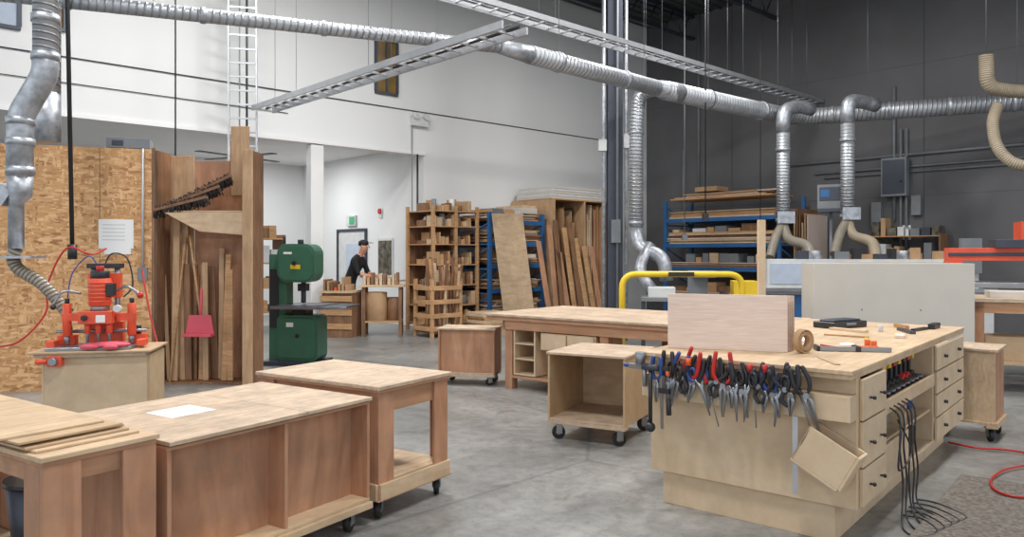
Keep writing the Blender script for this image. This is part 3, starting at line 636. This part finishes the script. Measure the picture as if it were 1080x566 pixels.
for x in (.1,1.7,3.4): b.box(x,x+.15,.1,.6,0,.15,STEELD)
b.box(3.1,3.4,-.05,.05,1.2,1.75,GREY); b.cyl((1.0,.4,1.42),(1.0,.4,1.56),.1,GALV); b.cyl((2.4,.4,1.42),(2.4,.4,1.56),.1,GALV); b.box(2.8,3.0,.1,.3,1.42,1.55,CARD); b.box(1.5,1.9,.2,.5,1.42,1.5,CARD)
x=.3
while x<3.0:
    w=random.uniform(.06,.2)
    if random.random()<.6: b.box(x,x+w,.1,.28,1.42,1.42+random.uniform(.04,.2),random.choice([BLK2,CARD,MACH,GREY,STEELD]))
    x+=w+.06
b.done()
b=B('parts_shelf',C0,YD)
x0,x1=bd(915,.6),bd(990,.6)
for x in (x0,x1): b.box(x-.02,x+.02,-.55,-.1,0,1.9,LUMD)
for z in (.4,.9,1.35,1.85):
    b.box(x0,x1,-.55,-.1,z,z+.02,LUM); x=x0+.05
    while x<x1-.15: w=random.uniform(.06,.18); b.box(x,x+w,-.5,-.2,z+.02,z+random.uniform(.1,.4),random.choice([MUR,CARD,MACH,GREY,LUM,STEELD,MUR,PAPER])); x+=w+.03
b.done()
b=B('wall_poster',C0,YD); x=bd(934,.0); b.box(x-.25,x+.25,-.02,0,1.75,2.1,MUR); b.box(x+.3,x+.5,-.02,0,1.8,2.1,PAPER); b.done(0)
q=P(1000,300,9.6)
b=B('red_panel_saw',(q.x,q.y,0),-20)
b.box(0,1.9,0,.28,1.42,1.58,RED); b.box(0,1.9,-.02,0,1.48,1.52,STEELD); b.box(.0,.16,.0,.3,.0,1.42,RED); b.box(1.7,1.86,0,.3,0,1.42,RED); b.box(.16,1.7,-.5,.3,1.1,1.16,STEEL); b.box(.5,.8,-.1,.3,1.58,1.68,STEELD); b.box(.2,1.7,0,.3,.3,.4,STEELD)
b.box(.78,1.5,-.05,.3,1.6,1.9,RED); b.box(.84,1.44,-.06,-.05,1.66,1.84,STEELD); b.cyl((1.1,-.1,1.85),(1.1,.2,1.85),.16,BLK2); b.tube(smooth([(1.0,0,1.9),(.9,-.1,2.05),(1.1,-.15,2.15),(1.4,0,2.1)],6),.07,HOSE,12)
b.done()
q=P(1024,305,8.3)
b=B('side_work_table',(q.x,q.y,0),-25)
b.box(0,1.8,0,.9,.98,1.02,PLYT); b.box(.03,1.77,.03,.07,.86,.98,FIRH)
for x in (.03,1.67):
    for y in (.03,.77): b.box(x,x+.1,y,y+.1,0,.98,FIR)
b.box(.05,1.75,.05,.85,.3,.33,PLYL); b.box(.2,.6,.2,.6,1.02,1.09,LG); b.box(.7,1.3,.1,.5,1.02,1.06,BLK2); b.box(.15,.55,.15,.5,.33,.6,MDFD)
b.done()
# ---------------------------------------------------------------- main workbench
MB=(1.71,3.80); YM=50
def ML(x,y,z=0): q=loc(MB,YM,x,y); return Vector((q[0],q[1],z))
b=B('cabinet_workbench',(MB[0],MB[1],0),YM)
L_,W_=2.94,1.22; ZB=.2
b.box(-.05,L_,-.01,W_,.897,.92,PLYL); b.box(-.04,L_-.01,-.005,W_-.01,.872,.896,PLYL)
b.box(.06,.08,.0,W_-.04,ZB,.872,MDF)
b.box(-.05,.06,.0,W_-.04,.66,.79,MDF)
b.box(.08,.12,.0,W_-.04,ZB,.872,PLYL)
b.box(.1,L_-.1,.12,W_-.1,0,ZB,MDF)
b.box(.1,L_-.05,0,W_-.04,ZB,ZB+.02,MDF)
b.box(.1,L_-.05,W_-.06,W_-.04,ZB+.02,.872,MDF)
b.box(.55,.57,0,.6,ZB+.02,.872,MDF); b.box(.1,L_-.05,.6,.62,ZB+.02,.872,MDFD)
for z0,z1 in ((.65,.86),(.41,.64),(.21,.40)):
    b.box(.10,.545,-.02,.0,z0,z1,MDF)
    for x in (.22,.42): b.cyl((x,-.02,(z0+z1)/2),(x,-.04,(z0+z1)/2),.006,BLK2,n=10); b.sph((x,-.043,(z0+z1)/2),.011,BLK2,n=10)
b.box(.57,1.83,.02,.6,.60,.62,PLYL); b.box(.57,1.83,.02,.6,.42,.44,PLYL); b.box(1.2,1.22,.03,.6,ZB+.02,.6,MDF); b.box(1.83,1.85,0,.6,ZB+.02,.872,MDF)
b.box(.57,1.83,-.01,.01,.60,.68,PLYL); b.box(.6,1.18,.0,.02,ZB+.02,.42,MDF)
for z0,z1 in ((.70,.86),(.54,.69),(.38,.53),(.21,.37)):
    b.box(1.87,2.84,-.02,0,z0,z1,MDF)
    for x in (2.1,2.6): b.cyl((x,-.02,(z0+z1)/2),(x,-.045,(z0+z1)/2),.012,BLK2,n=8)
b.done()
b=B('hanging_offcut_tray',ML(-.04,.10,.47),YM)
M=Euler((rad(28),0,0)).to_matrix().to_4x4()
b.box(-.05,-.035,-.11,.15,-.1,.1,MDF,M); b.box(-.05,.09,-.11,.15,-.115,-.1,MDF,M); b.box(.075,.09,-.11,.15,-.1,.1,MDF,M); b.box(-.05,.09,-.125,-.11,-.1,.1,MDF,M); b.box(-.05,.09,.135,.15,-.1,.1,MDF,M); b.done()
b=B('shelved_power_tools',(MB[0],MB[1],0),YM)
x=.65
while x<1.78:
    z=.62; m=random.choice([REDD,BLK2,BLK2,GREY,BLK2,RED,BLUEH]); b.cyl((x,.1,z+.05),(x,.33,z+.05),.042,m,n=12); b.box(x-.02,x+.02,.12,.18,z,z+.17,BLK2); b.cyl((x,.04,z+.05),(x,.1,z+.05),.02,STEEL,n=8); b.box(x-.03,x+.03,.1,.2,z+.17,z+.2,random.choice([BLK2,REDD,YEL])); x+=.12
for x in (.62,.78,.98): b.box(x,x+.1,.1,.3,.44,.53,random.choice([GREY,BLK2,CARD]))
for x in (1.3,1.45,1.6,1.75): b.cyl((x,.15,.44),(x,.15,.56),.04,random.choice([MACH,REDD,BLUE,BLK2]),n=12)
for x in (1.28,1.5): b.box(x,x+.18,.08,.4,ZB+.02,ZB+.14,random.choice([GREY,BLK2,CARD]))
b.done()
def TM(tl): return Euler((tl,0,random.uniform(-.4,.4))).to_matrix().to_4x4()
def pliers(y,s,m,tl,blade=.1,z=.79):
    b=B('pliers',ML(-.072-random.random()*.02,y,z),YM); T=TM(tl)
    for k in (-1,1):
        b.tube([T@v for v in smooth([(0,k*.006,-.02),(0,k*.03*s,.02),(0,k*.036*s,.06),(0,k*.026*s,.12*s)],5)],[.006]*3+[.011]*3+[.0125]*9+[.009],m,8)
        b.tube([T@Vector((0,k*.004,-.02)),T@Vector((0,k*.014,-.05)),T@Vector((0,k*.004,-.045-blade))],[.011,.012,.003],STEEL,6)
    b.tube([T@Vector((-.012,0,-.022)),T@Vector((.012,0,-.022))],.016,STEEL,10); b.done(0)
def driver(y,m,tl,ln=.16):
    b=B('screwdriver',ML(-.075,y,.79),YM); T=TM(tl)
    b.tube([T@Vector(v) for v in ((0,0,-.01),(0,0,.0),(0,0,.03),(0,0,.09),(0,0,.1))],[.008,.017,.014,.018,.01],m,10); b.tube([T@Vector((0,0,-.01)),T@Vector((0,0,-ln))],.004,STEEL,6); b.done(0)
def scissors(y,m,tl):
    b=B('scissors',ML(-.085,y,.785),YM); T=TM(tl)
    for k in (-1,1):
        ring=[T@Vector((0,k*.032+.024*math.cos(t*math.pi/6),.05+.038*math.sin(t*math.pi/6))) for t in range(13)]; b.tube(ring,.0095,m,8,False)
        b.tube([T@Vector((0,k*.02,.02)),T@Vector((0,-k*.004,-.05)),T@Vector((0,-k*.002,-.19))],[.01,.011,.002],STEEL,6)
    b.done(0)
def fclamp(y,m,L=.3,tl=0):
    b=B('bar_clamp',ML(-.1,y,.8),YM); T=TM(tl)
    b.box(-.004,.004,-.01,.01,-L,.04,STEEL,T); b.box(-.008,.008,-.07,.012,.03,.055,BLK2,T); b.box(-.01,.01,-.07,.014,-.1,-.07,m,T)
    b.tube([T@Vector((0,-.058,-.13)),T@Vector((0,-.058,-.03))],.005,STEEL,6); b.tube([T@Vector((0,-.058,-.22)),T@Vector((0,-.058,-.13))],.015,m,10); b.tube([T@Vector((0,-.058,.005)),T@Vector((0,-.058,.03))],.012,ORG,8); b.done(.001)
def sclamp(y,m,tl):
    b=B('spring_clamp',ML(-.09,y,.80),YM); T=TM(tl)
    for k in (-1,1):
        b.tube([T@v for v in smooth([(0,k*.045,.1),(0,k*.035,.05),(0,k*.006,0),(0,k*.03,-.05),(0,k*.006,-.09)],4)],[.013]*8+[.011]*8+[.008],BLK2,8); b.tube([T@Vector((0,k*.047,.075)),T@Vector((0,k*.046,.115))],.016,m,8)
    b.tube([T@Vector((-.016,0,0)),T@Vector((.016,0,0))],.014,STEEL,10); b.done(0)
b=B('hammer',ML(-.09,1.10,.80),YM); b.tube([(0,0,.02),(0,0,-.3)],.012,BLK2,10); b.tube([(0,-.06,.04),(0,.05,.04)],.02,STEELD,12); b.tube([(0,0,.02),(0,0,.06)],.016,STEELD,10); b.sph((0,0,-.31),.03,BLK2); b.done(0)
seq=['p:b','c:k','p:k','s:k','p:b','q:o','p:r','p:k','s:b','d:r','p:k','q:k','p:r','p:k','s:k','p:k','s:k','d:k','q:r','p:k','p:b','s:k','q:k','p:k','d:k','p:k']
cm={'b':BLUEH,'r':REDD,'k':BLK2,'o':ORG}
y=1.06
for t in seq:
    m=cm[t[2]]; tl=random.uniform(-.35,.35)
    if t[0]=='p': pliers(y,random.uniform(1.0,1.4),m,tl,random.uniform(.08,.17),.79+random.uniform(-.015,.02))
    elif t[0]=='d': driver(y,m,tl,random.uniform(.14,.28))
    elif t[0]=='s': scissors(y,m,tl)
    elif t[0]=='c': fclamp(y,m,random.uniform(.26,.34),tl*.3)
    else: sclamp(y,m,tl)
    y-=.034
b=B('spray_gun',ML(-.07,1.15,.82),YM); b.cyl((0,0,-.1),(0,0,.02),.014,STEEL); b.box(-.02,.02,-.02,.1,.0,.03,STEEL); b.cyl((0,.1,.015),(0,.14,.015),.012,BLUEH); b.cyl((0,.03,.03),(0,.03,.1),.03,STEEL); b.done()
b=B('steel_ruler',ML(-.056,.27,0),YM); b.box(-.002,0,-.014,.014,.26,.66,ALU); b.done(0)
b=B('drawer_front_stack',(1.31,4.6,.921),-20)
for i in range(4):
    M=Matrix.Translation((.012*i,.034*i,0)); b.box(-.36,.34,-.009,.009,0,.335-.002*i,WHW,M); b.box(.34,.342,-.009,.009,0,.335-.002*i,EDGE,M)
b.done()
b=B('edge_tape_roll',ML(.5,.42,.921),30)
for r_ in (.07,.055,.045):
    vs=[];n=24
    for t in range(n):
        ca,sa_=math.cos(t*2*math.pi/n),math.sin(t*2*math.pi/n)
        for yy,rr in ((-.02,r_),(.02,r_),(.02,r_-.008),(-.02,r_-.008)): vs.append((rr*ca,yy,.07+rr*sa_))
    b.poly(vs,[(4*t+j,4*((t+1)%n)+j,4*((t+1)%n)+(j+1)%4,4*t+(j+1)%4) for t in range(n) for j in range(4)],CARD,True)
b.done(0)
b=B('bar_clamp',ML(.75,.22,.921),YM-60); b.box(-.2,.22,-.006,.006,.0,.028,STEEL); b.box(-.2,-.18,-.012,.1,0,.03,BLK2); b.box(.02,.05,-.012,.1,0,.03,BLK2); b.tube([(.05,.08,.015),(.17,.08,.015)],.012,ORG,10); b.done()
b=B('cordless_drill',ML(.65,.62,.921),30); b.cyl((-.06,0,.03),(.1,0,.03),.03,BLK2); b.cyl((.1,0,.03),(.15,0,.03),.015,STEEL); b.box(-.05,.0,.02,.14,.005,.05,GREY); b.box(-.07,.03,.12,.18,.0,.06,BLK2); b.done(.004)
b=B('black_tool_case',ML(2.3,.75,.921),30); b.box(-.2,.2,-.1,.1,0,.05,BLK2); b.box(-.16,.16,-.07,.07,.05,.065,STEELD); b.cyl((-.06,-.1,.03),(.06,-.1,.03),.01,GREY); b.done(.006)
b=B('bench_clutter',(MB[0],MB[1],.921),YM)
for (x,y,w,d_,h,m,r_) in ((1.4,.3,.35,.02,.006,YEL,20),(1.6,.5,.02,.3,.01,LUM,0),(2.2,.25,.3,.04,.02,STEELD,30),(2.4,.2,.25,.03,.02,BLK2,-10),(1.1,.35,.12,.08,.004,PAPER,10),(1.8,.2,.2,.06,.02,WHW,12),(2.5,.35,.18,.03,.03,LUM,40),(.25,.2,.3,.03,.006,MDFD,35),(1.2,.7,.25,.16,.003,PAPER,33),(.9,.4,.14,.012,.01,REDD,60),(2.0,.6,.3,.05,.018,MDF,70),(2.65,.15,.2,.05,.04,BLK2,0)):
    M=Matrix.Translation((x,y,0))@Matrix.Rotation(rad(r_),4,'Z'); b.box(-w/2,w/2,-d_/2,d_/2,0,h,m,M)
for x,y in ((.95,.15),(1.0,.2),(2.1,.4)): b.cyl((x,y,0),(x,y,.05),.018,random.choice([ORG,MACH]),n=10)
b.done(.001)
b=B('power_cords')
for i in range(5):
    x0=.64+.09*i; q=random.uniform(-.03,.03)
    b.tube(smooth([ML(x0,.1,.66),ML(x0+.02,-.05,.60),ML(x0+q,-.07,.40),ML(x0+.04-q,-.07,.2),ML(x0-.04+q,-.09,.05),ML(x0-.14,-.12-.02*i,.007),ML(x0-.2,-.2-.02*i,.007),ML(x0-.05,-.26-.02*i,.007),ML(x0+.1,-.16,.012),ML(x0+.1,-.05,.012)],8),.0055,BLK2,6)
b.tube(smooth([ML(.75,-.03,.55),ML(.85,-.08,.36),ML(.6,-.07,.3),ML(.66,-.07,.5)],8),.0055,BLK2,6)
b.done(0)
def FL(px,py,z=.02): return P(px,py,(H-z)*F/(py-HZ))
b=B('red_air_hose'); b.tube(smooth([FL(1000,466),FL(1030,472),FL(1062,474),FL(1092,480),FL(1110,488),FL(1085,490),FL(1058,496),FL(1045,507),FL(1052,518),FL(1075,524),FL(1110,524)],8),.008,REDD,8); b.done(0)
b=B('rubber_floor_mat',(MB[0],MB[1],0),YM); b.box(-.9,1.9,-1.8,-.16,.0,.01,MAT); b.done(.004)
# ---------------------------------------------------------------- bandsaw
q=P(312,382,10.4)
b=B('bandsaw',(q.x,q.y,0),-8)
def rrect(x0,x1,z0,z1,r,n=5):
    pts=[]
    for (cx,cz,a0) in ((x1-r,z1-r,0),(x0+r,z1-r,90),(x0+r,z0+r,180),(x1-r,z0+r,270)):
        for k in range(n+1): t=rad(a0+90*k/n); pts.append((cx+r*math.cos(t),cz+r*math.sin(t)))
    return pts
b.prism(rrect(-.2,.34,1.12,1.64,.14),'y',-.16,.14,GREEN); b.prism(rrect(-.17,.31,1.15,1.61,.12),'y',-.175,-.16,GREEN)
b.prism(rrect(-.2,.38,.06,.68,.08),'y',-.16,.18,GREEN); b.prism(rrect(-.16,.34,.1,.64,.06),'y',-.175,-.16,GREEN)
b.box(-.34,-.1,-.1,.14,.0,1.5,GREEN); b.box(-.32,-.2,-.12,-.1,.5,1.3,BLK2)
b.box(-.4,.42,-.25,.28,0,.06,STEELD)
b.box(-.14,.5,-.32,.3,.78,.82,STEELD); b.box(.0,.2,-.12,.12,.68,.78,BLK2); b.box(-.2,.85,-.36,-.33,.77,.81,STEEL); b.box(.5,.82,-.3,.28,.79,.81,STEELD)
b.box(.1,.14,-.06,.02,.84,1.14,STEELD); b.box(.06,.18,-.08,.04,1.0,1.1,BLK2); b.box(.118,.122,-.02,0,.8,1.12,ALU)
b.cyl((.06,-.175,1.38),(.06,-.2,1.38),.03,BLK2); b.box(.0,.14,-.178,-.175,1.3,1.36,YEL); b.cyl((-.1,-.14,1.64),(-.1,-.14,1.74),.02,BLK2); b.cyl((.1,-.177,.4),(.1,-.2,.4),.025,BLK2)
b.cyl((.07,0,1.64),(.07,0,1.7),.04,BLK2); b.box(-.06,.04,-.179,-.175,.52,.58,PAPER); b.box(-.1,.02,-.179,-.175,1.5,1.53,PAPER)
b.box(-.3,-.14,.14,.4,.25,.5,BLK2)
b.done(.006)
b=B('alcove_shelving',P0,YU)
x0=aw(262,-2); x1=aw(300,-2)
for x in (x0,x1): b.box(x-.03,x+.03,2.0,2.5,0,1.9,LUMD)
for z in (.3,.8,1.3,1.8):
    b.box(x0,x1,2,2.5,z,z+.03,LUM); x=x0+.05
    while x<x1-.2: w=random.uniform(.1,.25); b.box(x,x+w,2.05,2.4,z+.03,z+random.uniform(.15,.4),random.choice([CARD,LUM,LUMD,GREY,MACH])); x+=w+.03
b.done()
q=P(362,345,13.9)
b=B('timber_offcut_bin',(q.x,q.y,0),-10)
b.box(-.3,.26,-.25,.25,0,.8,LUMD); b.box(-.34,.28,-.3,.3,.8,.84,PLYL)
for i in range(7): b.box(-.3+i*.07,-.26+i*.07,-.2,.15,.84,.84+random.uniform(.05,.3),random.choice([LUM,LUMD,ORG,CARD]))
for z in (.15,.4,.65): b.box(-.32,.27,-.27,-.25,z,z+.1,LUM)
b.done()
q=P(404,345,14.1)
b=B('small_work_table',(q.x,q.y,0),5)
b.box(-.4,.4,-.3,.3,.9,.94,PLYL)
for x in (-.36,.3):
    for y in (-.26,.2): b.box(x,x+.06,y,y+.06,0,.9,LUMD)
b.box(-.36,.36,-.26,.26,.25,.28,LUM)
b.cyl((-.12,-.05,.28),(-.12,-.05,.8),.2,CARD,n=20); b.cyl((.2,0,.28),(.2,0,.7),.14,LUMD,n=20)
for i in range(9): b.box(-.35+i*.075,-.3+i*.075,-.2,.05,.94,.94+random.uniform(.05,.26),random.choice([LUM,PLYL,MDF,LUMD]))
b.done()
# ---------------------------------------------------------------- man
def figure(name,loc_,yaw):
    J=dict(pel=((0,0,.95),.15,.12),wst=((.05,0,1.08),.145,.115),chs=((.15,0,1.27),.17,.125),nbk=((.20,0,1.42),.11,.09),nk=((.24,0,1.49),.055,.055),hd0=((.29,0,1.56),.075,.07),hd1=((.32,0,1.63),.095,.08),hd2=((.31,0,1.70),.075,.07))
    for s,k in (('l',1),('r',-1)):
        J['sh'+s]=((.2,k*.18,1.39),.068,.068); J['el'+s]=((.3,k*.25,1.13),.047,.047); J['wr'+s]=((.52,k*.14,1.08),.03,.03); J['pm'+s]=((.6,k*.12,1.06),.036,.022)
        J['hp'+s]=((0,k*.1,.88),.095,.095); J['kn'+s]=((.03 if k>0 else .08,k*.12,.5),.06,.06); J['an'+s]=((-.02,k*.13,.1),.042,.042); J['to'+s]=((.15,k*.15,.045),.045,.04); J['he'+s]=((-.06,k*.13,.05),.04,.04)
    E=[('pel','wst','S'),('wst','chs','S'),('chs','nbk','S'),('nbk','nk','K'),('nk','hd0','K'),('hd0','hd1','K'),('hd1','hd2','K')]
    for s in 'lr': E+=[('nbk','sh'+s,'S'),('sh'+s,'el'+s,'S'),('el'+s,'wr'+s,'K'),('wr'+s,'pm'+s,'K'),('pel','hp'+s,'P'),('hp'+s,'kn'+s,'P'),('kn'+s,'an'+s,'P'),('an'+s,'to'+s,'B'),('an'+s,'he'+s,'B')]
    names=list(J); me=bpy.data.meshes.new('tmp'); me.from_pydata([J[n][0] for n in names],[(names.index(a),names.index(b_)) for a,b_,_ in E],[])
    o=bpy.data.objects.new('tmp',me); bpy.context.collection.objects.link(o)
    md=o.modifiers.new('s','SKIN'); sv=me.skin_vertices[0].data
    for i,n in enumerate(names): sv[i].radius=(J[n][1],J[n][2]); sv[i].use_root=(n=='pel')
    md.use_smooth_shade=True; o.modifiers.new('d','SUBSURF').levels=2
    dg=bpy.context.evaluated_depsgraph_get(); dg.update(); body=bpy.data.meshes.new_from_object(o.evaluated_get(dg)); bpy.data.objects.remove(o)
    body.materials.clear()
    for m in (SHIRT,SKIN,PANTS,BLK2): body.materials.append(m)
    mi={'S':0,'K':1,'P':2,'B':3}
    for f in body.polygons:
        ce=f.center; best=None
        for a,b_,t in E:
            A_=Vector(J[a][0]); C_=Vector(J[b_][0]); dd=C_-A_; u=max(0,min(1,(ce-A_).dot(dd)/dd.length_squared)); ds=(ce-(A_+dd*u)).length-max(J[a][1],J[b_][1])*.5
            if best is None or ds<best[0]: best=(ds,t)
        f.material_index=mi[best[1]]; f.use_smooth=True
    root=bpy.data.objects.new(name,None); bpy.context.collection.objects.link(root); root.location=loc_; root.rotation_euler=(0,0,rad(yaw))
    bo=bpy.data.objects.new('body',body); bpy.context.collection.objects.link(bo); bo.parent=root
    b=B('head_details')
    b.sph((.30,0,1.7),.1,HAIR,(1.02,.85,.62),16); b.sph((.3,0,1.735),.09,BLK2,(1.1,.95,.55),16); b.box(.36,.48,-.06,.06,1.715,1.727,BLK2)
    b.sph((.42,0,1.635),.018,SKIN,(1,.7,1.2)); b.box(.395,.41,-.025,.025,1.585,1.592,REDD)
    for k in (-1,1): b.sph((.395,k*.032,1.665),.011,PAPER); b.sph((.404,k*.032,1.665),.006,BLK2); b.sph((.3,k*.085,1.65),.025,SKIN,(.7,.35,1.2))
    for s,k in (('l',1),('r',-1)):
        for i in range(4):
            y=k*.12-.03+i*.02; l=(.065,.078,.072,.055)[i]; b.tube(smooth([(.61,y,1.06),(.64+l*.3,y,1.058),(.62+l*.9,y,1.035),(.62+l,y,1.015)],3),.0085,SKIN,8)
        b.tube(smooth([(.56,k*.12-k*.02,1.06),(.6,k*.12-k*.05,1.055),(.64,k*.12-k*.055,1.04)],3),.01,SKIN,8)
    h=b.done(0); h.parent=root
    w=B('workpiece'); w.box(.6,1.1,-.2,.2,.98,1.01,PLYL); wo=w.done(); wo.parent=root
    return root
q=P(368,345,14.75); figure('man',(q.x,q.y,0),-12)
# ---------------------------------------------------------------- lights
def area(name,loc_,rot,size,power,col=(1,1,1),sy=None):
    l=bpy.data.lights.new(name,'AREA'); l.energy=power; l.color=col; l.shape='RECTANGLE'; l.size=size; l.size_y=sy or size
    o=bpy.data.objects.new(name,l); bpy.context.collection.objects.link(o); o.location=loc_; o.rotation_euler=rot; return o
GLOWM=plain('added_lamp_glow',(1,1,1,1),.5,0,0,1,emit=1.5)  # glowing face of the added ceiling lamps
for i,(x,y,pw) in enumerate(((-4.5,4.5,180),(0,2,215),(4.,6,225),(-1.2,9.,320),(3.2,12.5,230),(-3.5,9.5,160),(7.,9.,150))):  # unseen ceiling lamps and housings, added to light the workshop
    b=B('added_bay_light',(x,y,0),YU); b.box(-.65,.65,-.35,.35,6.95,7.05,MACH); b.box(-.6,.6,-.3,.3,6.945,6.95,GLOWM)
    for sx in (-.5,.5): b.cyl((sx,0,7.05),(sx,0,CZ),.008,STEEL,n=5)
    b.done(0); area('added_bay_lamp_%d'%i,(x,y,6.93),(0,0,rad(YU)),1.2,pw,(1,.985,.965),.6)
q=P0+U*(-2)+V*3; area('alcove_fill_light',(q.x,q.y,3.7),(0,0,0),1.5,100,(1,1,1))  # unseen area light added to brighten the alcove, without a fixture
w=bpy.data.worlds.new('World'); bpy.context.scene.world=w; w.use_nodes=True
bg=w.node_tree.nodes['Background']; bg.inputs[0].default_value=(.87,.93,1,1); bg.inputs[1].default_value=1.3
# ---------------------------------------------------------------- camera
cam=bpy.data.cameras.new('Camera'); co=bpy.data.objects.new('Camera',cam); bpy.context.collection.objects.link(co)
co.location=(0,0,H); co.rotation_euler=(rad(90),0,0); cam.sensor_width=36; cam.lens=36*F/1080; cam.shift_y=-(283-HZ)/1080; cam.clip_end=200
bpy.context.scene.camera=co
bpy.context.scene.view_settings.view_transform='Standard'
